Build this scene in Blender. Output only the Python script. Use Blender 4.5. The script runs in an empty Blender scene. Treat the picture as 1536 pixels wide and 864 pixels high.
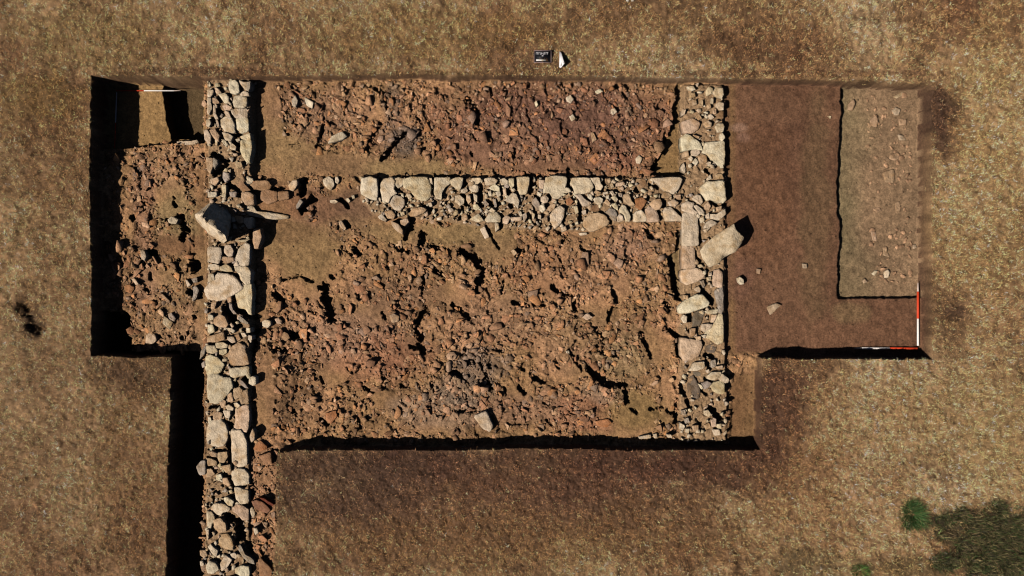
# Outlines of the stones: "R ox oy" opens a block whose points are in ninths of a pixel from (ox, oy)
WEST = """
R 290 112
p 480,90 560,70 600,110 620,230 570,255 500,240 480,190
p 620,75 690,100 765,90 760,180 740,215 690,190 640,130
p 640,250 680,220 740,240 750,280 700,285 635,280
p 550,300 600,280 690,290 720,310 715,420 680,440 560,435 535,370
p 510,480 600,460 715,455 725,560 700,580 570,580 530,530
p 575,600 660,580 735,585 745,740 700,770 640,780 590,730
p 370,610 430,570 510,580 550,660 560,770 480,800 420,760 370,680
p 330,260 430,250 475,290 480,370 420,380 370,310
k 390,420 450,400 520,440 490,480 420,470
k 290,170 340,190 380,240 320,260 290,220
p 190,200 270,205 265,260 230,300 190,290
p 185,310 240,320 240,400 250,460 215,525 190,520
p 270,410 300,430 300,520 340,590 300,600 265,530
p 170,610 220,600 240,650 215,700 175,690
t 260,310 310,320 350,380 280,390 245,370
p 140,750 190,750 240,830 230,930 190,920 150,870
t 215,750 290,730 350,820 340,900 280,860 240,800
p 390,780 470,790 530,830 500,890 430,880
p 330,620 300,610 320,700 345,690
k 430,480 480,500 500,570 450,560 420,520
R 290 200
y 640,40 690,20 765,-5 770,80 700,90 650,70
y 640,100 700,95 775,90 785,200 760,380 720,380 660,300 635,220
p 480,150 530,140 575,180 565,225 500,210
p 380,80 430,90 470,150 440,180 400,130
p 570,80 620,70 630,95 590,115
p 290,60 330,90 320,160 295,150
t 170,320 260,340 270,420 230,540 190,500 175,410
g 270,330 320,360 330,410 290,480 265,430
g 400,520 480,540 490,620 430,660 395,600
k 230,620 330,590 350,640 290,700 245,680
p 670,600 720,570 800,610 810,650 740,705 690,680
b 530,540 640,500 700,560 660,620 700,710 770,760 680,780 570,690 530,600
b 770,700 850,640 1000,640 1050,700 1000,770 830,760
y 380,700 440,700 435,860 390,850
p 200,790 310,790 310,850 200,860
b 920,790 1010,760 1130,790 1130,900 1000,950 910,890
b 1140,790 1280,780 1290,880 1150,900
t 560,400 640,380 660,450 590,470
g 490,790 590,790 570,860 500,850
t 650,800 740,790 810,830 810,950 700,960 650,880
R 290 285
p 550,220 680,200 800,210 850,285 1100,312 1250,340 1240,375 1000,388 800,352 680,330 560,330
t 560,350 660,360 680,440 610,450 570,400
p 680,380 790,370 790,500 740,520 680,440
t 810,540 900,520 920,640 870,780 820,780 800,680
y 560,680 700,670 760,660 700,700 640,700
R 290 375
p 195,-40 370,-30 375,100 340,180 200,150
p 415,0 430,-60 500,-65 540,10 525,75 470,85 420,40
p 570,110 610,-10 700,-90 760,-60 750,180 690,215 590,190
p 155,530 290,370 330,320 460,330 550,370 640,490 640,530 540,590 420,660 330,680 230,660 170,600
p 200,200 280,190 350,210 340,260 260,270 200,250
y 350,230 440,190 510,240 530,290 440,290 360,270
p 560,230 730,230 770,300 760,440 700,470 640,400 620,330 570,280
y 690,480 780,470 790,600 780,860 740,850 700,790 610,770 570,600 640,560
t 450,640 510,630 520,690 470,710
p 200,330 270,320 290,400 200,440
t 400,90 540,100 540,150 440,180 380,130
p 540,200 590,150 620,210 560,230
g 480,720 520,730 540,830 590,860 540,860 490,790
t 240,730 310,700 290,790 240,800
R 290 465
t 280,110 360,60 420,90 470,190 440,230 340,230 270,180
p 200,60 260,70 270,130 200,140
p 200,200 260,200 290,290 220,320 195,290
t 190,360 290,330 400,300 420,400 300,430 190,430
y 300,450 400,435 460,470 450,510 370,520 300,510
y 180,480 280,480 330,560 260,590 180,570
y 350,540 450,525 450,580 400,610 350,590
g 600,110 640,90 740,170 720,190 640,160
p 430,240 520,250 560,280 540,310 470,280
p 640,310 700,310 720,350 670,370
t 560,340 610,330 640,390 590,420 550,390
p 710,250 770,240 770,300 720,310
p 740,340 790,350 790,400 740,400
p 460,360 540,360 570,430 520,445 460,400
k 480,470 510,480 500,525 470,520
t 520,500 610,450 680,480 720,620 740,720 620,740 520,730 470,640 490,560
y 170,640 230,610 320,640 410,740 360,830 260,890 180,860 160,760
g 100,560 150,490 180,500 150,600 90,660
g 110,720 150,690 160,760 120,780
p 490,790 620,780 740,760 745,870 650,890 560,920 500,890
R 290 555
p 190,60 330,70 400,110 490,110 520,240 460,320 400,390 330,440 230,430 195,330 190,200
p 755,110 800,85 845,100 845,190 800,210 750,180
g 600,140 640,130 720,210 740,240 700,240 630,190
t 545,260 620,230 660,270 640,350 570,400 530,330
t 640,300 730,260 745,430 650,460 620,390
p 545,450 590,440 630,480 600,510 560,500
t 350,430 400,390 440,430 430,500 380,510
p 430,490 480,465 545,510 530,545 460,540
p 400,550 500,545 500,610 480,650 430,640
k 560,530 740,480 750,620 745,760 720,830 640,820 550,770 570,680
t 270,600 330,560 390,590 380,660 310,690 270,660
p 200,640 230,640 250,700 230,730 200,720
t 460,340 520,300 540,420 470,430
R 290 640
p 180,120 200,0 240,-60 300,-90 370,-90 430,-20 460,60 460,150 400,250 330,265 240,240 190,190
p 520,60 640,60 680,110 720,230 715,500 620,540 550,510 520,480 515,300
t 210,350 260,330 340,370 320,410 240,400
t 340,350 460,340 460,410 420,480 360,500 335,430
t 170,430 240,430 320,470 310,520 200,530
t 160,580 240,570 290,640 230,680 180,680
g 40,545 100,470 160,460 160,640 80,655
p 530,610 600,570 690,580 745,660 745,770 660,790 560,790 525,710
t 370,540 500,510 510,600 440,620
p 310,650 370,640 390,700 340,730 305,710
t 390,700 460,690 500,780 480,810 400,770
k 760,130 800,30 830,80 820,180 780,210
R 290 730
p 555,20 640,20 740,60 745,200 700,225 640,235 580,170
p 420,150 470,140 540,200 520,270 460,250 415,190
p 250,280 290,230 400,230 490,290 470,330 390,350 370,400 310,370 270,320
k 530,290 590,240 680,270 740,310 740,440 660,450 610,390 540,330
p 180,340 250,340 290,420 230,560 190,550
t 270,460 360,430 430,500 440,600 350,620 280,550
t 350,660 460,640 500,680 540,770 530,850 440,840 340,790
R 290 768
p 195,480 230,440 330,520 310,600 260,570
p 170,740 210,660 300,690 340,780 270,830 190,830
p 360,700 430,590 520,650 460,740 380,800
p 500,570 550,550 600,590 570,630 520,610
p 560,770 640,730 750,740 750,860 650,870 570,830
t 90,520 160,520 190,590 140,620 95,580
p 90,670 130,660 140,720 100,730
g 590,480 640,450 690,560 800,640 820,700 740,680 650,590
p 170,250 210,240 210,340 190,380
p 180,900 300,880 350,960 280,1040 180,1010
t 400,900 520,880 560,970 470,1040 390,1000
p 590,900 740,890 750,1010 620,1030
t 190,1080 320,1060 360,1180 210,1200
p 420,1080 600,1060 720,1080 700,1210 480,1220
"""
CROSS = """
R 430 255
p 1010,120 1130,95 1220,130 1225,330 1210,395 1120,380 1010,320 1000,270
R 535 255
p 385,120 470,105 510,150 500,260 540,310 470,350 430,430 350,400 325,270 330,180
p 515,120 560,100 630,120 625,200 560,240 525,200
y 640,130 740,100 940,100 990,200 995,350 930,400 860,400 790,360 740,280 650,240
p 470,400 510,335 600,360 640,400 640,480 590,540 510,530 460,460
p 670,330 720,320 750,370 700,390
t 380,560 470,540 520,600 500,650 420,650 390,600
p 290,630 340,590 400,670 380,690 310,660
t 710,590 760,520 870,500 940,530 900,580 800,620 730,620
p 960,450 1010,440 1020,490 980,490
y 590,570 640,560 650,600 600,620
k 470,690 560,730 620,810 610,860 540,820 480,750
k 590,680 680,650 700,700 650,750 600,730
p 980,110 1015,110 1025,190 995,170
R 640 255
p 110,110 310,105 320,180 250,230 210,300 200,390 130,370 105,300
p 320,140 400,100 490,110 480,190 440,280 390,240 330,190
p 460,270 530,240 555,280 520,310 470,300
y 600,150 620,110 720,105 740,140 690,185 610,190
p 580,220 640,195 700,215 690,290 620,290 580,260
p 385,350 450,340 505,390 500,450 450,480 390,430
k 540,340 590,350 600,420 560,450 535,400
p 630,320 680,340 680,430 640,400
p 780,120 850,100 910,110 960,140 920,190 800,200
p 840,240 920,190 980,230 985,290 900,270
p 930,300 990,290 1000,340 960,365
p 990,130 1050,110 1100,150 1090,190 1010,200
y 1110,120 1180,110 1180,210 1150,250 1110,190
k 1030,250 1070,250 1080,340 1040,350
p 1055,410 1160,310 1210,330 1250,420 1230,515 1180,450 1110,430
g 765,440 790,410 840,460 790,490
y 630,470 680,460 720,510 670,540 630,520
p 600,650 700,590 770,680 700,700 590,670
p 790,670 860,570 950,570 1000,640 990,700 820,700
p 840,550 880,510 930,550 900,575
k 1030,650 1080,610 1130,640 1090,730 1030,710
k 1130,640 1280,630 1280,680 1150,680
p 920,720 970,720 980,790 930,830
t 480,620 540,600 560,660 510,690 470,660
g 900,400 930,390 950,490 920,500
p 830,290 870,280 880,350 840,350
R 745 255
y 275,100 440,95 435,200 400,320 310,320 290,240
p 670,110 760,90 940,105 920,240 880,340 820,380 760,370 720,300 640,310 650,200
p 600,370 660,340 700,380 690,430 640,445 600,420
p 930,240 970,240 1010,290 940,310 900,300
g 480,410 530,370 580,450 590,530 540,530 490,460
p 580,480 640,460 660,530 620,570 580,540
t 660,540 740,460 800,460 780,520 690,590
p 730,600 770,540 850,490 915,520 900,640 860,720 790,780 760,740 730,680
y 1045,490 1090,480 1105,570 1070,590
p 560,600 600,600 600,660 560,650
p 480,570 520,600 500,660 480,650
t 610,660 680,630 690,700 630,720
p 660,790 700,750 720,780 690,825
o 940,400 990,370 1040,420 1000,470 950,460
k 570,130 650,140 630,250 580,240
k 750,390 810,400 770,440 740,420
p 870,780 930,760 950,810 890,830
p 550,290 610,320 590,360 550,330
g 350,600 400,580 410,640 370,700
p 290,560 330,560 350,620 320,630
R 850 255
p 70,150 90,110 300,110 340,180 360,230 310,290 240,310 120,310 100,240 65,190
p 310,110 440,105 460,180 490,220 460,265 400,260 380,190 330,170
p 120,340 190,325 250,390 330,440 290,480 220,485 170,400
p 280,330 330,330 355,380 340,410 290,370
p 375,380 440,360 490,390 480,440 430,465 385,430
t 230,720 260,650 330,600 420,580 510,610 570,690 540,740 440,790 330,820 250,770
g 530,570 580,520 640,530 680,580 670,670 640,680 590,620
p 680,640 720,590 760,620 770,680 700,695
p 720,520 760,470 800,490 850,590 865,640 800,690 770,600 720,570
y 610,470 660,440 695,490 690,540 640,510
t 510,440 540,390 590,450 570,480
p 580,290 620,280 650,330 620,345
p 530,350 570,340 570,390 540,390
p 650,370 690,390 690,410
p 500,300 560,290 560,320 500,325
y 590,190 620,170 640,230 600,235
k 670,180 760,160 790,190 730,215 670,215
g 700,310 750,310 750,360 710,350
p 910,600 940,560 1010,545 1070,610 1075,690 910,690
k 1065,540 1110,490 1170,510 1230,580 1255,690 1085,690
t 1130,450 1180,400 1260,390 1290,450 1260,520 1210,540 1150,500
t 770,340 840,310 870,400 920,470 860,480 780,420
o 930,390 1020,370 1080,420 1050,480 1000,540 940,500
b 960,130 1060,120 1080,200 1010,260 970,210
b 320,480 440,470 440,540 330,560
p 210,550 260,540 260,590 230,600
t 370,300 400,270 470,310 400,320
R 930 255
p 430,130 450,110 800,100 830,130 780,260 720,320 600,270 520,180
p 655,430 730,395 795,440 750,490 680,480
p 590,560 620,510 690,500 760,570 840,640 840,680 620,680
t 590,300 660,300 700,340 650,380 570,370
t 740,340 820,330 820,400 770,390
"""
EAST = """
R 990 112
k 300,640 440,590 540,650 510,740 420,790 330,770
p 640,560 690,530 730,580 690,600
k 590,660 650,620 700,650 690,700 630,710
p 750,700 780,660 850,660 870,700 850,770 780,770
p 810,800 850,790 880,850 840,900 810,870
y 620,230 650,170 710,180 720,240 640,280
p 720,240 760,170 850,180 860,270 830,310 760,290
p 755,400 800,370 860,380 860,470 800,470
p 690,320 720,320 720,390 690,380
t 640,410 680,390 690,450 650,460
p 370,160 450,150 480,200 430,215 390,190
p 490,120 525,110 510,160
t 440,350 490,330 500,400 450,410
t 540,350 580,340 580,420 540,410
t 490,560 530,530 570,590 520,610
t 720,470 760,460 760,530 720,520
p 300,480 350,470 330,540 300,540
t 400,250 470,240 480,300 410,310
b 760,500 860,490 855,590 780,590
R 990 195
p 300,100 360,60 430,90 530,160 580,270 480,250 390,265 310,270 295,180
p 615,180 720,165 865,150 875,320 860,470 790,470 700,390 640,330 580,310
p 420,290 450,260 530,260 550,300 500,350 430,340
t 520,370 570,330 630,345 640,430 580,460 530,420
p 440,440 480,380 520,430 490,470
p 385,380 420,350 450,390 420,420
t 310,310 380,280 390,350 320,370
p 290,500 320,440 345,520 340,580 300,540
p 710,450 740,430 750,480 710,480
p 650,430 690,430 680,490 650,480
p 630,660 680,600 700,660 640,680
t 450,60 530,90 520,110 460,80
t 750,600 840,590 850,640 780,660
p 820,480 850,470 860,510 820,510
b 560,100 640,110 660,150 600,150
R 990 280
p 550,30 640,-60 860,-70 880,100 890,170 850,210 770,200 700,170 640,180 580,100
p 440,160 500,105 550,120 580,200 550,240 490,200
p 300,240 370,195 460,220 450,290 520,350 460,370 310,320
p 460,260 500,250 580,310 600,350 540,380
p 310,390 380,350 500,370 520,560 520,770 400,780 310,770
p 540,430 590,400 600,460 560,490
p 600,540 640,470 700,450 770,490 700,540 610,560
p 660,370 770,370 880,300 890,370 800,450 700,430
t 600,250 650,200 690,260 660,310 610,300
t 760,280 830,260 830,310 770,330
p 590,580 680,550 620,620
p 620,380 660,350 670,430 620,420
R 990 365
k 310,30 440,30 470,80 480,330 310,330 300,200
k 300,370 380,345 510,340 600,400 580,470 480,520 370,555 310,510 290,440
k 720,380 800,350 845,400 840,590 790,590 720,560
g 740,650 850,600 860,700 860,885 830,955 790,915 780,825
p 260,875 330,785 490,695 570,700 650,795 640,845 540,885 400,935 280,940
p 470,610 520,580 550,620 540,660 480,640
g 540,510 590,500 610,560 590,600
p 520,290 560,280 590,320 530,330
p 640,460 690,450 690,500 650,500
g 670,400 700,390 700,440
t 320,700 380,700 380,760 330,750
R 990 450
p 290,250 320,200 365,220 360,300 320,310
h 440,320 460,180 540,140 600,180 560,290 510,420 430,410
p 600,150 700,130 790,120 770,180 660,190
p 570,330 640,320 710,330 690,380 610,430 560,400
y 620,440 720,340 790,200 840,210 855,560 780,590 700,540 600,490
k 290,520 420,530 560,560 570,610 530,740 450,800 330,820 290,740 280,620
k 700,200 770,200 730,300 690,300
h 600,640 720,580 760,640 730,710 650,700
t 410,390 480,380 470,480 410,480
p 560,480 620,470 610,520
t 480,500 550,490 550,540 500,540
R 990 535
p 400,190 460,80 600,70 600,150 500,190
p 640,260 700,210 830,210 800,280 730,320 650,300
p 800,300 840,230 930,300 920,350 870,360 820,330
y 730,350 830,320 870,370 870,490 800,500 720,460 690,400
g 560,360 640,330 700,360 650,420 600,440
p 520,370 560,380 590,430 560,440
h 390,290 450,250 500,350 540,450 520,560 400,560 370,400
g 690,60 750,40 760,130 700,150
k 760,130 850,120 850,160 770,160
y 600,740 650,720 690,780 660,810 610,790
g 290,730 340,720 350,790 310,790
p 620,190 660,170 670,210 640,220
h 440,200 590,200 590,270 480,260
R 990 590
g 330,350 380,330 400,390 350,410
p 280,400 340,440 310,500 270,480
k 690,370 730,335 760,350 755,440 700,450
p 710,490 800,490 820,560 740,570
y 770,420 830,410 830,480 780,470
p 100,560 150,560 160,600 110,600
p 350,480 400,480 390,540 350,530
t 440,440 520,430 520,500 450,500
t 600,430 660,400 690,460 620,490
"""
# loose stones: scale ox oy | colour | height above floor | label | points
LOOSE = """
4.321 690 500|p|.13|large pale cream stone standing near the bottom baulk of the rubble-filled room|90,540 170,505 215,600 190,640 140,610
9 290 465|p|.09|pale cream stone on the rubble just right of the long wall|925,160 980,130 1045,150 1045,200 1000,240 930,215
9 290 465|k|.07|rounded pinkish stone beside the pale cream one right of the long wall|1100,120 1150,100 1195,140 1190,190 1130,180
9 990 365|p|.09|small white stone with a round shadow beside the leaning boulder|1050,470 1080,450 1130,490 1130,550 1090,555 1060,520
7.2 1080 380|p|.04|flat pale stone half buried in the brown floor of the right trench|510,580 600,540 660,560 580,640 545,665
7.2 1080 380|p|.04|small pale pebble on the brown floor left of the sunken strip|890,110 940,110 940,160 900,160
7.2 1080 380|k|.04|small pinkish stone on the brown floor near the leaning boulder|400,165 440,170 430,220 400,215
7.2 1240 330|p|0.044|white squarish stone with a dark shadow low in the sunken strip|625,560 660,535 680,560 670,620 630,625
7.2 1240 330|p|0.028|slim pale stone left of the white squarish one in the sunken strip|490,580 520,545 550,550 520,600
7.2 1240 330|p|0.022|small pale stone lowest and leftmost of those in the sunken strip|390,660 410,630 440,670 400,685
7.2 1240 330|p|0.028|pale stone at the right edge of the sunken strip, near the rods|930,270 960,265 975,300 940,310
7.2 1240 330|k|0.017|long pinkish stone lying flush in the lower part of the sunken strip|480,120 530,130 545,230 500,220
7.2 1240 330|t|0.028|brown stone just above the white squarish one in the sunken strip|610,300 650,290 660,350 680,400 620,380
7.2 1240 220|t|0.022|pale brown stone at the upper left of the stone cluster mid strip|620,150 650,110 690,150 650,180
7.2 1240 220|t|0.028|large cracked brown stone in the middle of the sunken strip|610,280 720,240 740,300 720,390 640,380
7.2 1240 220|t|0.022|flat brown stone left of the lower cluster in the sunken strip|500,670 570,640 600,690 540,710
7.2 1240 220|t|0.022|upright brown stone in the lower cluster of the sunken strip|740,610 790,590 800,690 750,690
7.2 1240 220|t|0.022|rounded brown stone crowning the cluster in the middle of the strip|690,80 780,60 800,110 740,150 680,130
7.2 1240 110|p|0.028|round pale stone near the top right of the sunken strip|710,400 750,365 800,390 780,450 740,450
7.2 1240 110|t|0.022|oblong tan stone alone on the olive floor of the sunken strip|470,510 540,440 560,520 540,580 480,560
7.2 1240 110|p|0.022|pale stone halfway along the right edge of the sunken strip|770,660 830,670 860,720 790,720
7.2 1240 110|t|0.022|tan stone just below the round pale one at the strip's upper right|780,490 860,500 860,560 790,560
7.2 1240 110|y|0.022|wedge shaped tan stone against the top baulk of the sunken strip|720,250 820,200 830,230 760,270
7.2 1240 110|t|0.033|cracked tan stone at the top left corner of the sunken strip|240,330 290,280 310,320 280,400 230,390
7.2 1240 110|p|0.017|tiny white pebble outside the sunken strip at its upper left|10,460 50,460 40,490
9 175 440|y|.06|diamond shaped pale slab in the lower part of the left trench|620,400 640,310 755,390 710,490
9 175 440|g|.06|grey stone touching the diamond shaped slab on its upper right|690,280 740,260 800,340 770,380 710,340
9 175 440|k|.05|pinkish grey block by the black corner pit of the left trench|390,570 440,530 520,560 540,630 480,680 390,670
9 175 300|p|.10|pale rounded stone above the large dark hollow of the left trench|690,260 740,220 830,260 800,320 710,310
9 175 300|p|.10|pale upright stone beside the square dark hollow of the left trench|320,690 360,670 400,760 380,820 330,790
9 175 385|k|.07|pale pinkish stone near the left edge of the left trench|190,300 240,290 300,370 260,380
9 175 385|p|.06|pale angular stone left of the black hollow by the long wall|930,310 960,320 1000,380 950,410
9 175 385|g|.09|greenish grey stone in the black hollow beside the long wall|1010,300 1080,280 1090,340 1040,350
9 175 385|g|.09|curved grey stone in the lower black hollow beside the long wall|1020,420 1060,390 1110,450 1080,560 1020,600 1040,480
9 175 385|o|.05|flat orange tile piece at the left edge of the left trench|100,400 180,370 240,420 200,500 130,470
7.2 130 105|p|.10|long pale stone bridging the dark slot at the top left pit|975,770 1130,765 1190,750 1215,800 1060,805 975,805
9 430 255|p|.09|rounded pale tan stone left of the cross wall, near the upper room|490,130 560,85 620,120 640,200 600,265 540,240 500,190
9 430 255|p|.07|small white stone right of the rounded tan one left of the cross wall|655,100 690,90 710,140 690,185 655,170
9 430 255|p|.06|oblong pale stone in the soil left of the cross wall|580,410 650,400 690,430 650,450 590,440
9 430 255|p|.07|white pebble beside the small dark hole left of the cross wall|790,390 830,380 860,420 830,440
9 430 255|p|.06|white pebble closest to the first block of the cross wall|870,345 910,340 920,380 890,390
9 430 255|k|.07|pale pink stone beside a slit of shadow below the cross wall|700,700 740,680 800,780 780,810 720,770
9 430 255|k|.09|pinkish grey stone at the top of the twin black hole by the long wall|20,210 80,140 140,140 150,190 90,280 40,270
9 430 255|g|.08|pale grey stone inside the lower part of the twin black hole|130,470 180,390 220,430 170,500 130,520
3.927 370 100|p|.07|oval pale pinkish stone at the top left of the upper room|265,200 285,165 300,200 290,235 270,230
3.927 370 100|p|.06|long pale pinkish stone right of the oval one in the upper room|340,180 395,210 385,245 350,225
3.927 370 100|p|.06|pale pointed stone at the edge of the smooth soil in the upper room|500,410 560,380 590,410 560,430 480,450
3.927 680 100|p|.06|small pale oval stone left of centre in the upper room's red rubble|478,210 490,200 500,225 488,235
3.927 680 100|p|.06|round white stone at the right of the upper room|930,250 950,245 965,265 945,280 930,270
3.927 680 100|p|.06|pale star shaped stone in the upper room's red rubble|665,180 690,165 710,190 690,215 670,200
3.927 680 100|p|.07|white stone beside a dark gap in the middle of the upper room|680,290 705,280 720,305 700,320
3.927 680 100|p|.05|flat white stone near the top baulk of the upper room|835,145 860,130 885,145 850,160
3.927 680 100|p|.06|round pale stone near the lower right end of the upper room|1075,540 1095,520 1115,540 1100,570 1080,565
3.927 680 100|t|.05|long pale tan stone right of centre in the upper room|810,390 825,385 845,430 820,440
4.321 370 330|t|.06|round orange tan cobble in the middle left of the rubble-filled room|925,620 955,605 990,625 980,660 940,665
4.321 690 330|p|.06|tapering pale stone below the middle of the cross wall|130,60 160,40 190,110 160,120
4.321 690 330|t|.05|small round tan cobble below the middle of the cross wall|330,200 350,190 370,215 350,230
4.321 690 330|p|.05|thin pale sliver below the big boulder of the cross wall|770,85 820,80 825,95 780,100
4.321 690 330|k|.05|pinkish oblong stone under a slit in the middle of the big room|780,620 830,605 860,630 820,650
4.321 690 500|p|.05|tiny white pebble in the lower right of the big room|685,115 705,110 710,130 690,130
4.321 690 500|o|.07|orange red tile lump near the bottom baulk of the big room|880,570 960,555 985,580 950,610 890,600
4.321 690 500|p|.05|flat pale slab at the bottom baulk near the right wall|1160,670 1235,655 1240,680 1165,685
4.321 690 500|p|.05|white pebble on the bottom baulk edge by the right wall|1255,655 1275,650 1280,680 1260,680
4.321 370 500|o|.06|orange brown tile piece shaped like a shield in the lower left room|510,520 580,500 585,540 545,590 515,560
9 290 640|o|.06|orange tile piece just right of the tall pale wall block|810,290 900,180 990,260 990,300 900,340 830,330
9 290 640|o|.06|bright orange tile piece at the mouth of the strip beside the wall|870,400 960,370 1040,350 1060,500 990,520 920,450
9 290 730|r|.08|dark red curved tile in the strip beside the long wall|790,200 860,180 950,210 1040,320 990,365 860,320 810,260
9 290 730|r|.09|thin dark red tile leaning behind the curved one|880,150 960,160 1090,240 1060,260 960,200
9 290 730|p|.08|white upright stone left of the dark red curved tile|770,300 800,270 835,360 810,415 770,430
9 290 730|p|.06|pale stone below the dark red curved tile|810,560 860,560 880,620 830,660
9 290 730|k|.06|grey pink stone in the strip beside the lower end of the wall|920,470 1000,480 1000,560 960,540
9 290 768|o|.05|red orange tile slab at the bottom end of the strip beside the wall|880,650 920,620 1060,780 1040,900 900,880
"""
# dark hollows: scale ox oy | width in zoom px | polyline
PITS = """
4.321 370 330
20 240,390 340,360 430,400
45 180,470 230,530
62 500,435 525,540 545,640
34 550,370 555,372
18 620,180 700,240
40 700,190 725,220
20 640,10 660,50
28 930,160 1050,205
30 1080,0 1030,120
46 1145,90 1130,160
24 1180,160 1280,190
32 1210,320 1300,370
18 1160,300 1130,520
32 1340,550 1426,620
42 1160,580 1100,680 1130,780 1140,850
46 290,760 335,740
30 180,830 320,850
14 400,590 470,610
16 880,600 900,640
16 730,680 740,710
14 960,570 1010,590
4.321 690 330
54 10,200 90,240 150,330 110,450
16 170,40 250,180
24 0,580 60,640
25 620,70 690,110 650,160
32 350,530 440,560
20 480,550 550,550
34 600,430 660,480 740,500 740,590
13 460,470 550,475
24 780,170 830,220
32 1000,470 1020,540 970,600 970,660
36 1200,60 1250,110
45 1360,260 1400,380 1410,480
32 1330,530 1370,570
36 1340,700 1420,760
18 700,590 760,630
15 790,690 830,660
28 880,710 940,760 880,840
32 1190,780 1220,820
20 1170,720 1200,760
24 370,190 420,200
13 500,160 500,220
14 640,230 680,320
14 300,310 270,470
16 200,330 210,350
4.321 370 500
28 170,100 310,125
20 400,240 440,270
20 760,350 820,380
26 1060,90 1180,110
44 1130,0 1130,90
36 1300,230 1400,280
22 1200,320 1220,370
26 1420,140 1425,142
28 1420,420 1425,420
26 310,510 330,550
20 480,560 520,590
16 720,540 740,610
14 650,220 690,260
13 480,280 500,350
16 960,200 990,230
18 1000,340 1030,350
20 60,440 40,420
4.321 690 500
22 20,140 130,190 200,320
30 40,100 50,110
28 180,100 280,110
40 160,300 200,350
30 190,210 195,215
36 400,230 402,232
28 380,350 420,390
18 290,360 300,400
32 480,290 550,320
22 620,180 640,220
24 710,110 790,240
52 840,230 960,330
50 990,330 1070,340 1080,440
26 920,120 1010,140
30 860,110 862,112
28 700,520 770,540
20 610,510 640,520
10 540,450 620,480
20 1110,490 1150,520
18 1230,490 1310,480
12 640,400 700,400
20 0,510 100,500
30 30,400 32,402
30 1200,60 1240,150
20 560,560 590,590
20 1370,510 1400,520
3.927 370 100
20 690,100 810,150 830,240
25 460,320 420,480
9 240,460 310,450
24 790,330 750,400 710,490
36 950,380 840,500 800,540
20 1000,290 1060,380
12 1150,160 1170,200
12 1010,180 1020,220
14 590,240 580,280
16 480,320 470,340
14 270,320 290,340
13 360,170 380,190
3.927 680 100
28 90,180 150,260 140,340
18 220,130 230,180
14 640,100 670,150
15 960,110 1030,190
22 735,300 740,310
11 430,260 450,320
20 1250,390 1240,500 1170,600
11 1140,340 1170,380
18 680,600 670,640
18 570,610 620,600
12 600,300 650,310
11 110,400 150,440
16 105,510 110,520
4.321 120 270
22 405,150 405,190
40 330,240 335,242
22 600,140 615,165
24 560,255 570,290
52 640,235 685,330 660,370
46 430,470 470,470
80 735,540 735,570
48 700,720 765,750
26 640,520 642,522
24 410,690 430,730
18 440,600 450,640
18 390,510 420,540
4.321 120 430
16 680,110 740,200
30 655,330 665,332
24 500,320 520,350
3.927 120 90
15 390,760 430,730
13 490,690 480,710
14 540,800 550,812
9 430 255
100 210,120 180,300
120 330,390 190,520
60 720,390 800,480
50 790,690 830,770
20 680,690 670,800
9 290 112
60 500,260 510,360
40 350,480 400,520
50 480,830 640,820
9 290 200
90 540,40 620,200
70 280,270 460,380
80 460,420 300,540
60 420,560 400,640
70 480,700 600,760
60 550,820 630,840
50 930,640 930,580
40 1020,740 1210,730
9 290 375
90 420,790 560,640
80 560,800 660,840
50 330,310 560,350
50 600,370 660,490
9 290 465
120 440,20 560,120
100 620,20 800,90
70 590,210 640,220
80 830,300 780,560
60 540,470 560,440
50 380,830 420,790
9 290 555
80 700,130 710,150
120 430,720 500,760
50 580,170 585,200
50 250,500 330,480
9 290 640
50 490,130 490,480
30 210,310 440,310
40 200,420 290,420
30 200,545 270,550
40 480,690 490,720
30 560,810 740,840
9 290 730
110 480,410 620,480
120 620,480 640,660
60 520,160 560,210
30 270,140 280,190
90 590,730 640,700
80 740,760 780,900
9 535 255
35 305,110 305,370
30 1030,120 1030,400
60 720,640 730,790
50 870,450 1010,530
50 560,260 620,300
9 640 255
30 80,110 80,380
40 500,120 540,200
60 730,200 740,480
60 860,440 870,460
60 480,340 540,450
40 600,360 620,430
40 1200,120 1210,280
60 1140,450 1150,490
70 990,740 1000,770
40 1100,270 1130,300
40 480,500 450,650
9 745 255
60 470,110 470,280
40 530,130 530,180
60 970,110 980,220
30 730,310 720,390
50 550,340 570,440
60 1120,440 1150,680
60 820,810 880,830
40 460,580 470,640
40 910,560 900,720
40 540,720 570,740
30 170,660 160,690
9 850 255
60 500,130 490,240
40 830,130 780,140
60 960,240 980,270
60 1150,190 1230,220
60 700,270 740,400
60 480,570 600,700
60 840,520 880,640
30 560,260 700,250
30 380,220 370,270
40 1110,360 1120,350
40 1230,570 1280,570
9 930 255
40 820,170 790,290
70 600,420 610,470
30 740,530 830,600
40 530,370 560,390
9 990 195
60 640,520 680,560
30 650,360 720,440
9 990 280
60 540,680 550,760
50 890,210 895,230
50 720,190 790,240
9 990 365
60 490,150 560,260
70 570,620 640,690
110 680,740 700,800
40 640,340 650,440
9 990 450
80 410,180 420,270
30 650,210 655,260
50 550,640 540,730
60 620,740 740,770
40 550,540 600,590
60 130,400 240,490
50 240,520 260,720
9 990 535
80 320,400 340,520
50 640,60 690,160
40 620,310 720,330
40 560,450 640,520
60 380,600 420,700
100 700,720 820,830
50 250,600 250,720
9 990 590
80 250,310 250,390
40 130,250 180,290
30 500,360 560,440
"""
import bpy, math, random
import numpy as np
from mathutils import Vector
rng = np.random.default_rng(7)
R_ = random.Random(5)
SC = bpy.context.scene
COL = SC.collection
H, S = 15.0, 85.3333          # camera height, photo pixels per metre on the turf

def unp(px, py, z=0.0):
    f = (H - z) / H / S
    return (np.asarray(px, float) - 768.0) * f, (432.0 - np.asarray(py, float)) * f

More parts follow.
